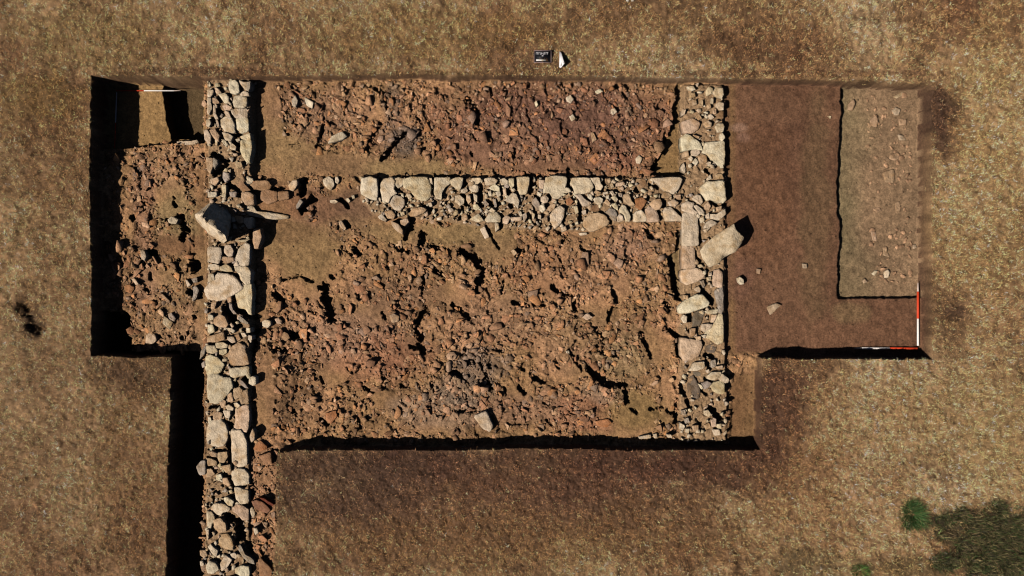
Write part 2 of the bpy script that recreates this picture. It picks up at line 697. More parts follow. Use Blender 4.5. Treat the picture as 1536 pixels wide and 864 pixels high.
def lin(c, k=0.95):
    c = np.asarray(c, float) / 255.0
    return np.where(c <= 0.04045, c / 12.92, ((c + 0.055) / 1.055) ** 2.4) * k * np.array([1.02, .985, 1.05])

# ------------------------------------------------------------------ noise
def _h(ix, iy, seed):
    h = (ix.astype(np.int64) * 374761393 + iy.astype(np.int64) * 668265263 + seed * 1274126177) & 0xFFFFFFFF
    h = ((h ^ (h >> 13)) * 1274126177) & 0xFFFFFFFF
    h = h ^ (h >> 16)
    return (h & 0xFFFFFF) / float(0xFFFFFF)

def vnoise(x, y, seed=0):
    ix = np.floor(x); iy = np.floor(y)
    fx = x - ix; fy = y - iy
    fx = fx * fx * (3 - 2 * fx); fy = fy * fy * (3 - 2 * fy)
    a = _h(ix, iy, seed); b = _h(ix + 1, iy, seed); c = _h(ix, iy + 1, seed); d = _h(ix + 1, iy + 1, seed)
    return (a * (1 - fx) + b * fx) * (1 - fy) + (c * (1 - fx) + d * fx) * fy

def fbm(x, y, scale, octs=3, seed=0, gain=0.5):
    t = np.zeros_like(x); amp = 1.0; tot = 0
    for o in range(octs):
        t += amp * (vnoise(x / scale + 17.3 * o, y / scale - 9.1 * o, seed + o) - 0.5)
        tot += amp; amp *= gain; scale *= 0.5
    return t / tot * 2

def voro(x, y, c, seed):
    """blocky cells: (height of a tilted facet 0..1, edge distance)"""
    gx = np.floor(x / c); gy = np.floor(y / c)
    d1 = np.full_like(x, 9.0); d2 = np.full_like(x, 9.0); hh = np.zeros_like(x)
    for i in (-1, 0, 1):
        for j in (-1, 0, 1):
            cx = gx + i; cy = gy + j
            px = (cx + 0.1 + 0.8 * _h(cx, cy, seed)) - x / c
            py = (cy + 0.1 + 0.8 * _h(cx, cy, seed + 1)) - y / c
            d = np.sqrt(px * px + py * py)
            hv = _h(cx, cy, seed + 2) + (_h(cx, cy, seed + 3) - .5) * 1.1 * px + (_h(cx, cy, seed + 4) - .5) * 1.1 * py
            nw = d < d1
            d2 = np.where(nw, d1, np.minimum(d2, d)); hh = np.where(nw, hv, hh); d1 = np.where(nw, d, d1)
    return hh, d2 - d1

def sdf(poly, X, Y):
    d = np.full(X.shape, 1e9); ins = np.zeros(X.shape, bool)
    n = len(poly)
    for i in range(n):
        ax, ay = poly[i]; bx, by = poly[(i + 1) % n]
        ex, ey = bx - ax, by - ay
        wx, wy = X - ax, Y - ay
        t = np.clip((wx * ex + wy * ey) / (ex * ex + ey * ey), 0, 1)
        d = np.minimum(d, (wx - ex * t) ** 2 + (wy - ey * t) ** 2)
        c = (ay <= Y) != (by <= Y)
        with np.errstate(divide='ignore', invalid='ignore'):
            xc = ax + (Y - ay) * ex / (ey if ey != 0 else 1e-12)
        ins ^= c & (X < xc)
    return np.where(ins, -1, 1) * np.sqrt(d)

def pw(pts, z=0.0):
    return [tuple(map(float, unp(a, b, z))) for a, b in pts]

# ------------------------------------------------------------------ layout
RIM = [(137,113),(300,116),(600,112),(1000,117),(1250,121),(1396,127),(1398,538),(1143,537),(1139,673),(980,675),(800,672),(620,674),(440,674),(415,679),(412,720),(414,780),(408,864),(406,1010),(246,1010),(250,864),(258,533),(200,535),(137,534)]
ZF = -0.36
ZONES = [  # name, z, pixel polygon, edge softness
    ('west', -0.42, [(60,60),(308,60),(309,300),(309,536),(60,536)], .03),
    ('nw', -0.66, [(60,60),(313,60),(313,217),(258,219),(205,224),(60,226)], .03),
    ('deep', -1.0, [(257,60),(314,60),(314,212),(268,214),(262,190),(257,150)], .03),
    ('swpit', -0.9, [(60,466),(205,466),(214,474),(215,540),(60,540)], .03),
    ('sw', -0.62, [(200,526),(313,526),(311,1040),(200,1040)], .03),
    ('strip', -0.22, [(378,668),(440,676),(440,1040),(372,1040)], .12),
    ('right', -0.38, [(1087,60),(1460,60),(1460,560),(1097,560),(1092,700),(1160,700),(1160,530),(1087,530)], .06),
    ('sond', -0.485, [(1259,170),(1257,60),(1460,60),(1460,446),(1256,446),(1254,400),(1257,335),(1253,320),(1254,240),(1257,180)], .025),
    ('bank', -0.25, [(374,525),(412,520),(440,560),(425,610),(430,690),(374,690)], .25),
    ('wwall', -0.19, [(309,117),(376,117),(377,250),(374,330),(377,385),(377,500),(375,700),(373,1040),(304,1040),(309,500),(311,300)], .05),
    ('xwall', -0.28, [(541,266),(700,266),(1022,266),(1022,331),(930,333),(880,347),(760,342),(640,330),(560,322),(541,296)], .05),
    ('xrem', -0.31, [(372,262),(470,290),(470,322),(440,326),(372,322)], .10),
    ('ewall', -0.28, [(1021,126),(1085,126),(1087,300),(1088,545),(1091,580),(1090,664),(1018,664),(1021,400)], .05),
    ('tri', -0.485, [(1018,120),(1011,135),(1012,150),(1005,165),(1009,180),(1002,198),(992,215),(985,235),(976,252),(974,264),(1023,264),(1023,118)], .025),
    ('gapa', -0.46, [(1013,345),(1012,378),(1000,385),(1004,405),(1006,430),(1010,448),(1021,452),(1021,345)], .03),
    ('gapb', -0.46, [(1003,492),(1012,500),(1014,515),(1014,534),(1021,537),(1021,492)], .03),
]
# smooth soil (no rubble): px ellipses
SMOOTH = [(560,470,26,16),(680,440,24,18),(820,430,22,14),(900,470,26,18),(760,450,18,12),(620,520,24,14),(500,560,24,20),(850,560,24,14),(780,590,20,12),(660,640,30,10),(580,600,20,14),(930,430,16,20),(820,250,60,8),(560,170,14,12),(720,230,20,14),(398,180,22,75),(420,235,50,34),(500,245,60,16),(600,250,80,14),(440,372,62,46),(470,420,45,28),(530,310,60,30),(740,365,34,28),(600,345,50,20),(700,350,60,12),
          (300,390,12,130),(258,365,26,14),(255,300,22,30),(235,415,25,14),(1000,600,12,40),(940,640,40,16),(400,590,16,60),(960,615,30,30),(395,480,10,20),(880,345,30,10),(420,300,60,30),(985,520,22,30)]

def capsule_field(X, Y):
    """sum of hand placed hollows -> depth (m)"""
    dep = np.zeros_like(X)
    sc = ox = oy = 0
    for line in PITS.strip().splitlines():
        f = line.split()
        if ',' not in line:
            sc, ox, oy = map(float, f); continue
        w = float(f[0]) / sc / S
        z = -0.2 if sc == 9 else ZF
        pts = [tuple(float(v) for v in unp(ox + float(a.split(',')[0]) / sc, oy + float(a.split(',')[1]) / sc, z)) for a in f[1:]]
        xs = [p[0] for p in pts]; ys = [p[1] for p in pts]
        m = (X > min(xs) - w - .05) & (X < max(xs) + w + .05) & (Y > min(ys) - w - .05) & (Y < max(ys) + w + .05)
        if not m.any(): continue
        x = X[m]; y = Y[m]; d = np.full(x.shape, 9.0)
        for a, b in zip(pts[:-1], pts[1:]):
            ex, ey = b[0] - a[0], b[1] - a[1]
            t = np.clip(((x - a[0]) * ex + (y - a[1]) * ey) / (ex * ex + ey * ey + 1e-9), 0, 1)
            d = np.minimum(d, np.hypot(x - a[0] - ex * t, y - a[1] - ey * t))
        d += min(.8 * w, .028) * (voro(x + .02 * fbm(x, y, .06, 2, 94), y + .02 * fbm(x, y, .06, 2, 95), .06, 93)[0] - .5) + .3 * w * fbm(x, y, .06, 2, 91)
        t = np.clip((w * .47 - d) / 0.016 + .5, 0, 1)
        dep[m] = np.maximum(dep[m], t * min(.26, .04 + 1.15 * w))
    return dep

RIMW = pw(RIM)
def layout(X, Y):
    n1 = fbm(X, Y, .12, 3, 3) * .022 + fbm(X, Y, .9, 2, 5) * .02
    F = np.full(X.shape, ZF); Z = {}
    for name, z, poly, soft in ZONES:
        d = sdf(pw(poly, z), X, Y) + n1 * (.6 if 'wall' in name else (1.3 if name == 'sond' else 1)) + (fbm(X, Y, .07, 2, 6) * .012 if name == 'sond' else 0)
        t = np.clip(.5 - d / soft, 0, 1)
        F = F * (1 - t) + z * t; Z[name] = t
    rim = np.clip(.5 - (sdf(RIMW, X, Y) + fbm(X, Y, .3, 2, 7) * .022 + fbm(X, Y, .9, 2, 5) * .02) / .026, 0, 1)
    return F, Z, rim

def rubble_mask(X, Y, Z, rim):
    wall = np.maximum.reduce([Z[k] for k in ('wwall', 'xwall', 'ewall', 'tri', 'right', 'nw', 'deep', 'swpit', 'sw', 'gapa', 'gapb')])
    m = rim * (1 - wall)
    for cx, cy, rx, ry in SMOOTH:
        x, y = unp(cx, cy, ZF)
        d = np.hypot((X - x) / (rx / S), (Y - y) / (ry / S)) + .25 * fbm(X, Y, .2, 2, 44)
        m = m * np.clip((d - .85) / .35, 0, 1)
    return m

# ------------------------------------------------------------------ terrain grid
def axis(a, b, step, lo, hi):
    core = np.arange(a, b, step)
    out = []; v = core[-1]; s = step
    while v < hi:
        s = min(s * 1.15, .026) if v < 10.2 else s * 1.35
        v += s; out.append(v)
    low = []; v = core[0]; s = step
    while v > lo:
        s = min(s * 1.15, .026) if v > -10.2 else s * 1.35
        v -= s; low.append(v)
    return np.array(low[::-1] + list(core) + out), len(low), len(core)
STEP = 0.0122
xa, xb = float(unp(112, 0)[0]), float(unp(1424, 0)[0])
ya, yb = float(unp(0, 930)[1]), float(unp(0, 92)[1])
GX, x0i, nxc = axis(xa, xb, STEP, -260, 260)
GY, y0i, nyc = axis(ya, yb, STEP, -260, 260)
X, Y = np.meshgrid(GX, GY)
shape = X.shape
near = (np.abs(X) < 11) & (np.abs(Y) < 8)
core = (X > xa - .3) & (X < xb + .3) & (Y > float(unp(0, 1030)[1])) & (Y < yb + .3)
Zg = np.zeros(shape); C = np.zeros(shape + (3,)); RIMT = np.zeros(shape); RUB = np.zeros(shape); PIT = np.zeros(shape)
WALLT = {k: np.zeros(shape) for k in ('wwall', 'xwall', 'ewall')}

def blob(X, Y, cx, cy, rx, ry, seed=61, rough=.45):
    x, y = unp(cx, cy)
    d = np.hypot((X - x) / (rx / S), (Y - y) / (ry / S)) + rough * fbm(X, Y, .35, 3, seed)
    t = np.clip((1.3 - d) / .75, 0, 1)
    return t * t * (3 - 2 * t)

TURF_TINT = [  # cx cy rx ry  srgb strength (trampled earth, weeds, bleached straw, painted shade of weeds and holes)
    (780,700,380,40,(92,64,48),.85),(800,735,300,30,(108,78,56),.6),(760,765,360,50,(114,83,60),.65),(560,800,150,60,(110,80,60),.55),(900,760,160,50,(104,74,55),.5),(620,700,90,40,(84,58,46),.6),(960,690,120,30,(88,58,44),.6),(520,730,130,64,(96,72,54),.8),(1170,620,44,110,(90,62,46),.9),(1120,700,90,50,(94,66,48),.85),(1215,600,50,70,(118,86,62),.6),
    (1416,165,34,44,(84,60,46),.9),(1424,215,26,36,(88,62,48),.8),(1430,480,40,50,(104,78,54),.6),(1430,470,18,16,(70,50,42),.6),(300,107,150,7,(88,62,46),.6),(700,109,330,3,(110,84,54),.4),(1150,110,300,5,(108,76,54),.5),
    (1150,70,120,40,(104,74,50),.6),(200,560,80,40,(92,70,50),.7),(80,220,90,90,(112,80,52),.6),(130,60,110,50,(150,122,78),.5),(60,150,80,40,(140,112,66),.5),
    (60,640,110,180,(172,138,98),.5),(200,720,70,120,(124,92,62),.5),(1490,160,60,140,(182,146,96),.6),(1470,330,80,120,(178,142,94),.6),(1500,670,60,90,(190,156,106),.65),
    (1440,630,120,70,(180,146,98),.55),(1250,740,120,80,(164,124,84),.55),(1300,620,80,60,(176,138,94),.5),(1485,808,74,50,(78,68,44),.8),(1415,792,34,22,(78,70,48),.75),(1418,780,26,7,(40,34,28),.8),(1522,796,26,6,(40,34,30),.8),(1512,828,30,7,(44,36,34),.8),(1460,770,20,6,(60,52,36),.6),(1220,845,60,26,(112,98,66),.6),(1290,852,20,14,(90,92,56),.6),(1390,850,70,16,(88,80,50),.6),  # thin near-black ellipses paint the shade between weed clumps
    (38,462,20,20,(74,56,40),.6),(54,488,22,20,(66,52,40),.7),(720,810,300,44,(130,98,64),.5),(1000,790,140,60,(120,90,60),.5),(650,50,200,40,(128,98,58),.5),(1450,30,140,40,(132,98,66),.5),(1060,25,200,30,(136,104,70),.5)]  # first two paint shade into the turf holes
FLOOR_TINT = [
    (560,540,80,40,(150,100,74),.5),(880,620,70,30,(150,100,74),.5),(800,400,60,40,(150,104,72),.45),(650,620,70,30,(140,116,92),.6),
    (420,210,60,60,(138,111,73),.8),(400,150,26,40,(142,108,74),.8),(520,244,90,20,(131,102,70),.7),(630,250,90,16,(140,115,75),.8),(470,165,70,40,(138,105,79),.6),(480,240,50,20,(115,88,59),.6),
    (600,205,30,26,(89,78,65),.8),(585,150,16,30,(81,70,61),.6),(690,170,60,50,(134,99,70),.5),(830,190,230,78,(116,80,60),.75),(740,200,60,50,(128,95,71),.7),(760,150,40,30,(103,71,54),.6),(880,170,110,50,(106,77,61),.7),(930,235,40,16,(140,93,72),.5),(820,240,90,16,(115,86,62),.5),
    (440,370,62,50,(132,105,68),.9),(430,345,40,20,(111,84,55),.6),(470,310,50,30,(117,85,61),.8),(530,300,40,30,(100,75,55),.8),(520,340,40,20,(125,98,67),.7),(660,350,120,20,(135,111,72),.7),(740,370,40,30,(131,105,70),.7),
    (570,440,60,30,(106,81,61),.6),(450,500,60,60,(147,111,80),.6),(520,500,70,40,(147,113,86),.6),(620,390,30,40,(145,109,78),.5),(640,480,90,50,(132,100,73),.4),(420,570,60,50,(131,99,68),.7),(430,620,40,30,(115,88,61),.6),
    (720,550,50,26,(116,98,78),.65),(690,590,50,26,(124,108,89),.6),(880,400,80,50,(139,105,74),.6),(950,370,50,30,(141,107,83),.6),(760,480,60,40,(139,107,79),.6),(780,620,90,26,(138,105,79),.6),(880,520,80,50,(122,98,71),.4),
    (960,620,50,30,(128,103,63),.8),(940,540,40,30,(132,111,77),.6),(990,420,20,40,(141,110,75),.5),(900,590,40,20,(141,121,96),.5),
    (240,250,50,30,(144,112,78),.7),(200,300,20,60,(138,103,77),.7),(255,320,40,40,(139,117,78),.7),(295,300,18,70,(124,92,60),.8),(295,440,16,80,(126,98,64),.8),(250,440,40,40,(127,103,70),.6),(200,430,22,40,(146,111,82),.7),(250,500,50,26,(143,114,82),.6),(255,365,50,20,(111,79,53),.7)]

def tint(Cc, X, Y, lst, seed):
    for i, (cx, cy, rx, ry, c, s) in enumerate(lst):
        x, y = unp(cx, cy)
        m = (np.abs(X - x) < rx / S * 1.7) & (np.abs(Y - y) < ry / S * 1.7)
        if not m.any(): continue
        t = (blob(X[m], Y[m], cx, cy, rx, ry, seed + i) * s)[:, None]
        Cc[m] = Cc[m] * (1 - t) + lin(c) * t

def turf_colour(X, Y):
    n = fbm(X, Y, 1.6, 4, 11)[:, None]; n2 = (.7 * fbm(X, Y, .45, 4, 12, .65) + .6 * fbm(X, Y, .11, 2, 19))[:, None]; nd = np.clip(fbm(X, Y, .5, 4, 20, .65) * 2.4 - .55, 0, 1)[:, None]
    c = lin((176, 140, 97)) + (lin((206, 170, 124)) - lin((176, 140, 97))) * np.clip(n * 1.3, 0, 1) + (lin((128, 94, 66)) - lin((176, 140, 97))) * np.clip(-n * 1.4, 0, 1)
    c = c * (1 + .7 * n2)
    c = c * (1 - .42 * nd) + lin((96, 66, 46)) * .42 * nd
    tint(c, X, Y, TURF_TINT, 200)
    return np.clip(c, .004, .8)

# turf relief
xs, ys = X[near], Y[near]
zt = fbm(xs, ys, 1.5, 3, 21) * .02 + fbm(xs, ys, .16, 3, 22) * .03 + fbm(xs, ys, .05, 2, 23) * .014
for cx, cy, r in ((37, 461, 9), (53, 488, 12)):
    x, y = unp(cx, cy); d = np.hypot(xs - x, ys - y) + .05 * fbm(xs, ys, .08, 2, 24)
    zt -= .15 * np.clip((r / S - d) / .14 + .5, 0, 1)
Zg[near] = zt
C[near] = turf_colour(xs, ys) * .56 * (1 + .5 * fbm(xs, ys, .07, 2, 26))[:, None]
far = ~near
C[far] = lin((104, 78, 50)) * (1 + .3 * fbm(X[far], Y[far], 3.0, 3, 13))[:, None]

# excavation
xs, ys = X[core], Y[core]
F, Zn, rim = layout(xs, ys)
rub = rubble_mask(xs, ys, Zn, rim)
pit = capsule_field(xs, ys) * np.clip(rim * 3 - 2, 0, 1)
v1, e1 = voro(xs + .10 * fbm(xs, ys, .2, 3, 31), ys + .10 * fbm(xs, ys, .2, 3, 32), .20, 40)
v2, e2 = voro(xs + .05 * fbm(xs, ys, .1, 3, 34), ys + .05 * fbm(xs, ys, .1, 3, 33), .085, 50)
micro = fbm(xs, ys, .06, 3, 35) * .008
coarse = fbm(xs, ys, .55, 3, 37)
wallm = np.maximum.reduce([Zn[k] for k in ('wwall', 'xwall', 'ewall')])
quiet = np.maximum.reduce([Zn[k] for k in ('right', 'sond', 'nw', 'deep', 'tri')])
rel = rub * (.058 * (v1 - .5) + .016 * (v2 - .5) + .05 * coarse + .022 * fbm(xs, ys, .12, 3, 38)) + micro * (1.6 - .5 * quiet) + wallm * (.03 * (v2 - .5))
streak = fbm(xs * 1.0, ys * .22, .09, 3, 85); rel += quiet * streak * .006
rel += quiet * (fbm(xs, ys, .25, 3, 39) * .012) + (1 - quiet) * (1 - rub) * (1 - wallm) * coarse * .02
zin = F + rel - pit
Zg[core] = Zg[core] * (1 - rim) + zin * rim
cf = np.empty(xs.shape + (3,)); cf[:] = lin((146, 112, 74))
n = fbm(xs, ys, .7, 4, 71)[:, None]; n2 = fbm(xs, ys, .07, 2, 72)[:, None]
cf = cf + (lin((166, 124, 90)) - lin((146, 112, 78))) * np.clip(n * 1.5, 0, 1) + (lin((116, 88, 64)) - lin((146, 112, 78))) * np.clip(-n * 1.5, 0, 1)
tint(cf, xs, ys, FLOOR_TINT, 300)
cf *= 1.07
cf *= (1 + rub * .22 * (v2 - .5) + rub * .22 * (v1 - .5))[:, None]
def zc(name, c, s=1.0):
    t = (Zn[name] * s)[:, None]; cf[:] = cf * (1 - t) + lin(c) * t
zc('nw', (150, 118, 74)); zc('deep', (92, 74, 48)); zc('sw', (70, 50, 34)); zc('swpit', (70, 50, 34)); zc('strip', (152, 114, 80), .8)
rn = fbm(xs, ys, .8, 3, 75)[:, None]
t = Zn['right'][:, None]; cr = lin((110, 79, 56)) * (1 + .25 * rn + .2 * fbm(xs, ys, .14, 3, 79)[:, None] + .14 * streak[:, None]) 
cf[:] = cf * (1 - t) + cr * t
edge = np.clip(1 - np.abs(xs - unp(1097, 0, -.38)[0]) / .11, 0, 1) * (ys > unp(0, 545, -.38)[1]) * .8
low = np.clip((unp(0, 525, -.38)[1] - ys) / .1, 0, 1) * (xs > unp(1092, 0)[0]) * (xs < unp(1150, 0)[0])
t = (np.maximum(edge, .75 * low) * Zn['right'])[:, None]; cf[:] = cf * (1 - t) + lin((128, 98, 62)) * t
for (cx, cy, rx, ry, c, s) in ((1116,185,14,7,(150,118,94),.6),(1124,200,12,9,(146,112,90),.6),(1200,200,50,90,(92,64,46),.6),(1150,480,40,30,(116,84,60),.5),(1300,500,70,18,(114,82,58),.6),(1200,430,60,50,(112,82,58),.5),(1290,470,30,16,(120,98,66),.6),(1170,150,60,30,(112,82,58),.5),(1235,300,26,190,(106,82,56),.8),(1110,600,20,60,(118,86,56),.6),(1150,300,50,120,(104,72,48),.5),(1115,420,24,40,(112,80,60),.6)):
    t = (blob(xs, ys, cx, cy, rx, ry, 500 + cx) * s * Zn['right'])[:, None]; cf[:] = cf * (1 - t) + lin(c) * t
t = Zn['sond'][:, None]; sx = np.clip((xs - unp(1300, 0)[0]) / .7 + .5 + .4 * fbm(xs, ys, .5, 2, 77), 0, 1)[:, None]
cs = (lin((122, 106, 74)) * (1 - sx) + lin((136, 110, 80)) * sx) * (1 + .2 * rn + .12 * fbm(xs, ys, .15, 2, 78)[:, None]); cf[:] = cf * (1 - t) + cs * t
zc('tri', (132, 104, 64), .9); zc('gapa', (124, 104, 68), .8)
for k in ('wwall', 'xwall', 'ewall'): zc(k, (150, 122, 88), .9)
zc('xrem', (136, 98, 66), .6)
cf *= (1 + .28 * n2)
# cut faces and rim: darker humus
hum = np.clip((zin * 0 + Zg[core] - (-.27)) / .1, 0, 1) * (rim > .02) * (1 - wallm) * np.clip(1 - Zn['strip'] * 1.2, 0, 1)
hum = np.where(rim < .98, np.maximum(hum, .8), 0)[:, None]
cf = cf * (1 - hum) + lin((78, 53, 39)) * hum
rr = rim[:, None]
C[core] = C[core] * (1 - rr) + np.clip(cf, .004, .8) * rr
RIMT[core] = rim; RUB[core] = rub; PIT[core] = pit
for k in WALLT: WALLT[k][core] = Zn[k] * rim

def zat(x, y):
    i = np.clip(np.searchsorted(GX, x), 0, len(GX) - 1); j = np.clip(np.searchsorted(GY, y), 0, len(GY) - 1)
    return Zg[j, i]
def at(A, x, y):
    i = np.clip(np.searchsorted(GX, x), 0, len(GX) - 1); j = np.clip(np.searchsorted(GY, y), 0, len(GY) - 1)
    return A[j, i]

# ------------------------------------------------------------------ mesh helpers
def make_mesh(name, co, faces_flat, sizes, cols, mat, smooth=False):
    me = bpy.data.meshes.new(name)
    co = np.asarray(co, np.float32); faces_flat = np.asarray(faces_flat, np.int32); sizes = np.asarray(sizes, np.int32)
    me.vertices.add(len(co)); me.vertices.foreach_set('co', co.ravel())
    me.loops.add(len(faces_flat)); me.loops.foreach_set('vertex_index', faces_flat)
    me.polygons.add(len(sizes))
    st = np.zeros(len(sizes), np.int32); st[1:] = np.cumsum(sizes)[:-1]
    me.polygons.foreach_set('loop_start', st)
    if smooth: me.polygons.foreach_set('use_smooth', np.ones(len(sizes), bool))
    me.update(calc_edges=True)
    if cols is not None:
        a = me.color_attributes.new('Col', 'FLOAT_COLOR', 'POINT')
        c4 = np.ones((len(co), 4), np.float32); c4[:, :3] = cols
        a.data.foreach_set('color', c4.ravel())
    me.materials.append(mat)
    return me

def link(name, me, parent=None, **props):
    o = bpy.data.objects.new(name, me); COL.objects.link(o)
    if parent is not None: o.parent = parent
    for k, v in props.items(): o[k] = v
    return o

class MB:
    def __init__(s): s.v = []; s.f = []; s.n = []; s.c = []; s.k = 0
    def add(s, v, faces, c):
        v = np.asarray(v, float); s.v.append(v)
        for f in faces: s.f.extend(i + s.k for i in f); s.n.append(len(f))
        s.c.append(np.tile(np.asarray(c, float), (len(v), 1)) if np.ndim(c) == 1 else np.asarray(c)); s.k += len(v)
    def mesh(s, name, mat, origin=None):
        v = np.concatenate(s.v)
        if origin is not None: v = v - np.asarray(origin)
        return make_mesh(name, v, s.f, s.n, np.concatenate(s.c), mat)

# ------------------------------------------------------------------ materials
def nodes_mat(name, rough=.9, kind='earth'):
    m = bpy.data.materials.new(name); m.use_nodes = True
    nt = m.node_tree; N = nt.nodes; L = nt.links; b = N['Principled BSDF']
    b.inputs['Roughness'].default_value = rough; b.inputs['Specular IOR Level'].default_value = .12
    at_ = N.new('ShaderNodeAttribute'); at_.attribute_name = 'Col'
    tc = N.new('ShaderNodeTexCoord')
    def noise(scale, det=4, src='Generated'):
        g = N.new('ShaderNodeNewGeometry'); q = N.new('ShaderNodeTexNoise')
        q.inputs['Scale'].default_value = scale; q.inputs['Detail'].default_value = det
        L.new(g.outputs['Position'], q.inputs['Vector']); return q
    def ramp(fac, a, b_, p0=.3, p1=.7):
        r = N.new('ShaderNodeMapRange'); r.inputs['From Min'].default_value = p0; r.inputs['From Max'].default_value = p1
        r.inputs['To Min'].default_value = a; r.inputs['To Max'].default_value = b_; L.new(fac, r.inputs['Value']); return r.outputs['Result']
    def mul(colr, f):
        v = N.new('ShaderNodeVectorMath'); v.operation = 'SCALE'; L.new(colr, v.inputs[0]); L.new(f, v.inputs['Scale']); return v.outputs[0]
    if kind == 'earth':
        c = mul(at_.outputs['Color'], ramp(noise(38, 5).outputs['Fac'], .62, 1.32))
        c = mul(c, ramp(noise(9, 3).outputs['Fac'], .85, 1.15))
        bs, bd, sc = .55, .012, 60
    elif kind == 'stone':
        c = mul(at_.outputs['Color'], ramp(noise(14, 6).outputs['Fac'], .74, 1.2))
        c = mul(c, ramp(noise(75, 3).outputs['Fac'], .84, 1.14))
        mx = N.new('ShaderNodeMix'); mx.data_type = 'RGBA'
        L.new(ramp(noise(6.5, 8).outputs['Fac'], 0, .8, .46, .68), mx.inputs[0]); L.new(c, mx.inputs[6])
        t = N.new('ShaderNodeMix'); t.data_type = 'RGBA'; t.blend_type = 'MULTIPLY'; t.inputs[0].default_value = 1
        L.new(c, t.inputs[6]); t.inputs[7].default_value = (.72, .60, .44, 1); L.new(t.outputs[2], mx.inputs[7]); c = mx.outputs[2]
        bs, bd, sc = .9, .018, 38
    elif kind == 'blade':
        c = at_.outputs['Color']; bs = 0
    else:
        c = mul(at_.outputs['Color'], ramp(noise(60, 3).outputs['Fac'], .9, 1.08)); bs = 0
    L.new(c, b.inputs['Base Color'])
    if bs:
        bp = N.new('ShaderNodeBump'); bp.inputs['Strength'].default_value = bs; bp.inputs['Distance'].default_value = bd
        L.new(noise(sc, 6).outputs['Fac'], bp.inputs['Height']); L.new(bp.outputs['Normal'], b.inputs['Normal'])
    return m
M_EARTH = nodes_mat('packed_earth', .95, 'earth')
M_STONE = nodes_mat('weathered_limestone', .85, 'stone')
M_CHUNK = nodes_mat('burnt_clay', .92, 'earth')
M_BLADE = nodes_mat('dry_blade', .8, 'blade')
M_PAINT = nodes_mat('painted_surface', .45, 'paint')

# ------------------------------------------------------------------ ground, floor, wall cores from the grid
ny, nx = shape
idx = np.arange(ny * nx).reshape(ny, nx)
quads = np.stack([idx[:-1, :-1], idx[:-1, 1:], idx[1:, 1:], idx[1:, :-1]], -1).reshape(-1, 4)
def fc(A): return ((A[:-1, :-1] + A[:-1, 1:] + A[1:, 1:] + A[1:, :-1]) / 4).reshape(-1)
frim = fc(RIMT); fid = np.where(frim > .004, 1, 0)
for i, k in enumerate(('wwall', 'xwall', 'ewall')): fid[(fc(WALLT[k]) > .35) & (frim > .9)] = 2 + i
P = np.stack([X, Y, Zg], -1).reshape(-1, 3); CF = C.reshape(-1, 3)
def sub_mesh(name, sel, mat):
    q = quads[sel]; u, inv = np.unique(q, return_inverse=True)
    return make_mesh(name, P[u], inv.reshape(-1), np.full(len(q), 4), CF[u], mat)
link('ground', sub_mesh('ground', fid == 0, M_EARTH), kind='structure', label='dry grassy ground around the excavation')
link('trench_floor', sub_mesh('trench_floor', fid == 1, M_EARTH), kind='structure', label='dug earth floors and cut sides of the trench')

# ------------------------------------------------------------------ stones
PAL = {'p': (206,186,152), 't': (184,154,116), 'k': (200,172,138), 'g': (168,152,130), 'y': (200,180,140), 'b': (150,118,85), 'o': (160,112,74), 'h': (116,102,82), 'l': (196,176,140), 'r': (118,64,46)}
def parse(txt):
    out = []; ox = oy = 0
    for ln in txt.strip().splitlines():
        f = ln.split()
        if f[0] == 'R': ox, oy = float(f[1]), float(f[2]); continue
        pts = [(ox + float(a.split(',')[0]) / 9, oy + float(a.split(',')[1]) / 9) for a in f[1:]]
        out.append((f[0], pts))
    return out
def area(p):
    p = np.asarray(p); x, y = p[:, 0], p[:, 1]
    return .5 * float(np.dot(x, np.roll(y, -1)) - np.dot(y, np.roll(x, -1)))
def stone_geo(poly, ztop, zbot, tilt=.05, seed=0, bev=None, grow=1.10):
    r = np.random.default_rng(seed)
    p = np.asarray(poly, float)
    if area(p) < 0: p = p[::-1]
    rad = math.sqrt(abs(area(p)) / math.pi)
    c = p.mean(0); p = c + (p - c) * grow
    q = []
    n = len(p)
    for i in range(n):
        a, b = p[i], p[(i + 1) % n]
        k = .05 + .08 * r.random()
        q += [a + (b - a) * k, a + (b - a) * (.3 + .1 * r.random()) + (r.random(2) - .5) * .09 * rad, a + (b - a) * (.62 + .1 * r.random()) + (r.random(2) - .5) * .09 * rad, a + (b - a) * (1 - k)]
    q = np.array(q); m = len(q)
    b = bev if bev else min(.02, .2 * rad) * (.7 + .6 * r.random())
    tx, ty = (r.random(2) - .5) * 2 * tilt
    def zz(v, amp): return tx * (v[:, 0] - c[0]) + ty * (v[:, 1] - c[1]) + amp * fbm(v[:, 0], v[:, 1], .08, 2, 600 + seed % 50)
    rings = []
    for s, z, amp in ((1.03, zbot, 0), (1.0, ztop - b, .006), (.965, ztop - .3 * b, .010), (.89, ztop, .014), (.6, ztop + .1 * b, .020), (.28, ztop + .1 * b, .022)):
        v = c + (q - c) * s
        w = zz(v, amp) if z != zbot else np.zeros(m)
        rings.append(np.column_stack([v, w + z]))
    cc = np.array([[c[0], c[1], ztop]])
    V = np.concatenate(rings + [cc]); Fc = []
    for k in range(len(rings) - 1):
        for i in range(m):
            j = (i + 1) % m
            Fc.append((k * m + i, k * m + j, (k + 1) * m + j, (k + 1) * m + i))
    k = len(rings) - 1
    for i in range(m): Fc.append((k * m + i, k * m + (i + 1) % m, len(V) - 1))
    Fc.append(tuple(range(m))[::-1])
    return V, Fc
def stone_col(code, r):
    c = lin(PAL[code]); return np.clip(c * (.86 + .26 * r.random()) * (1 + .05 * (r.random(3) - .5)), 0, .62)

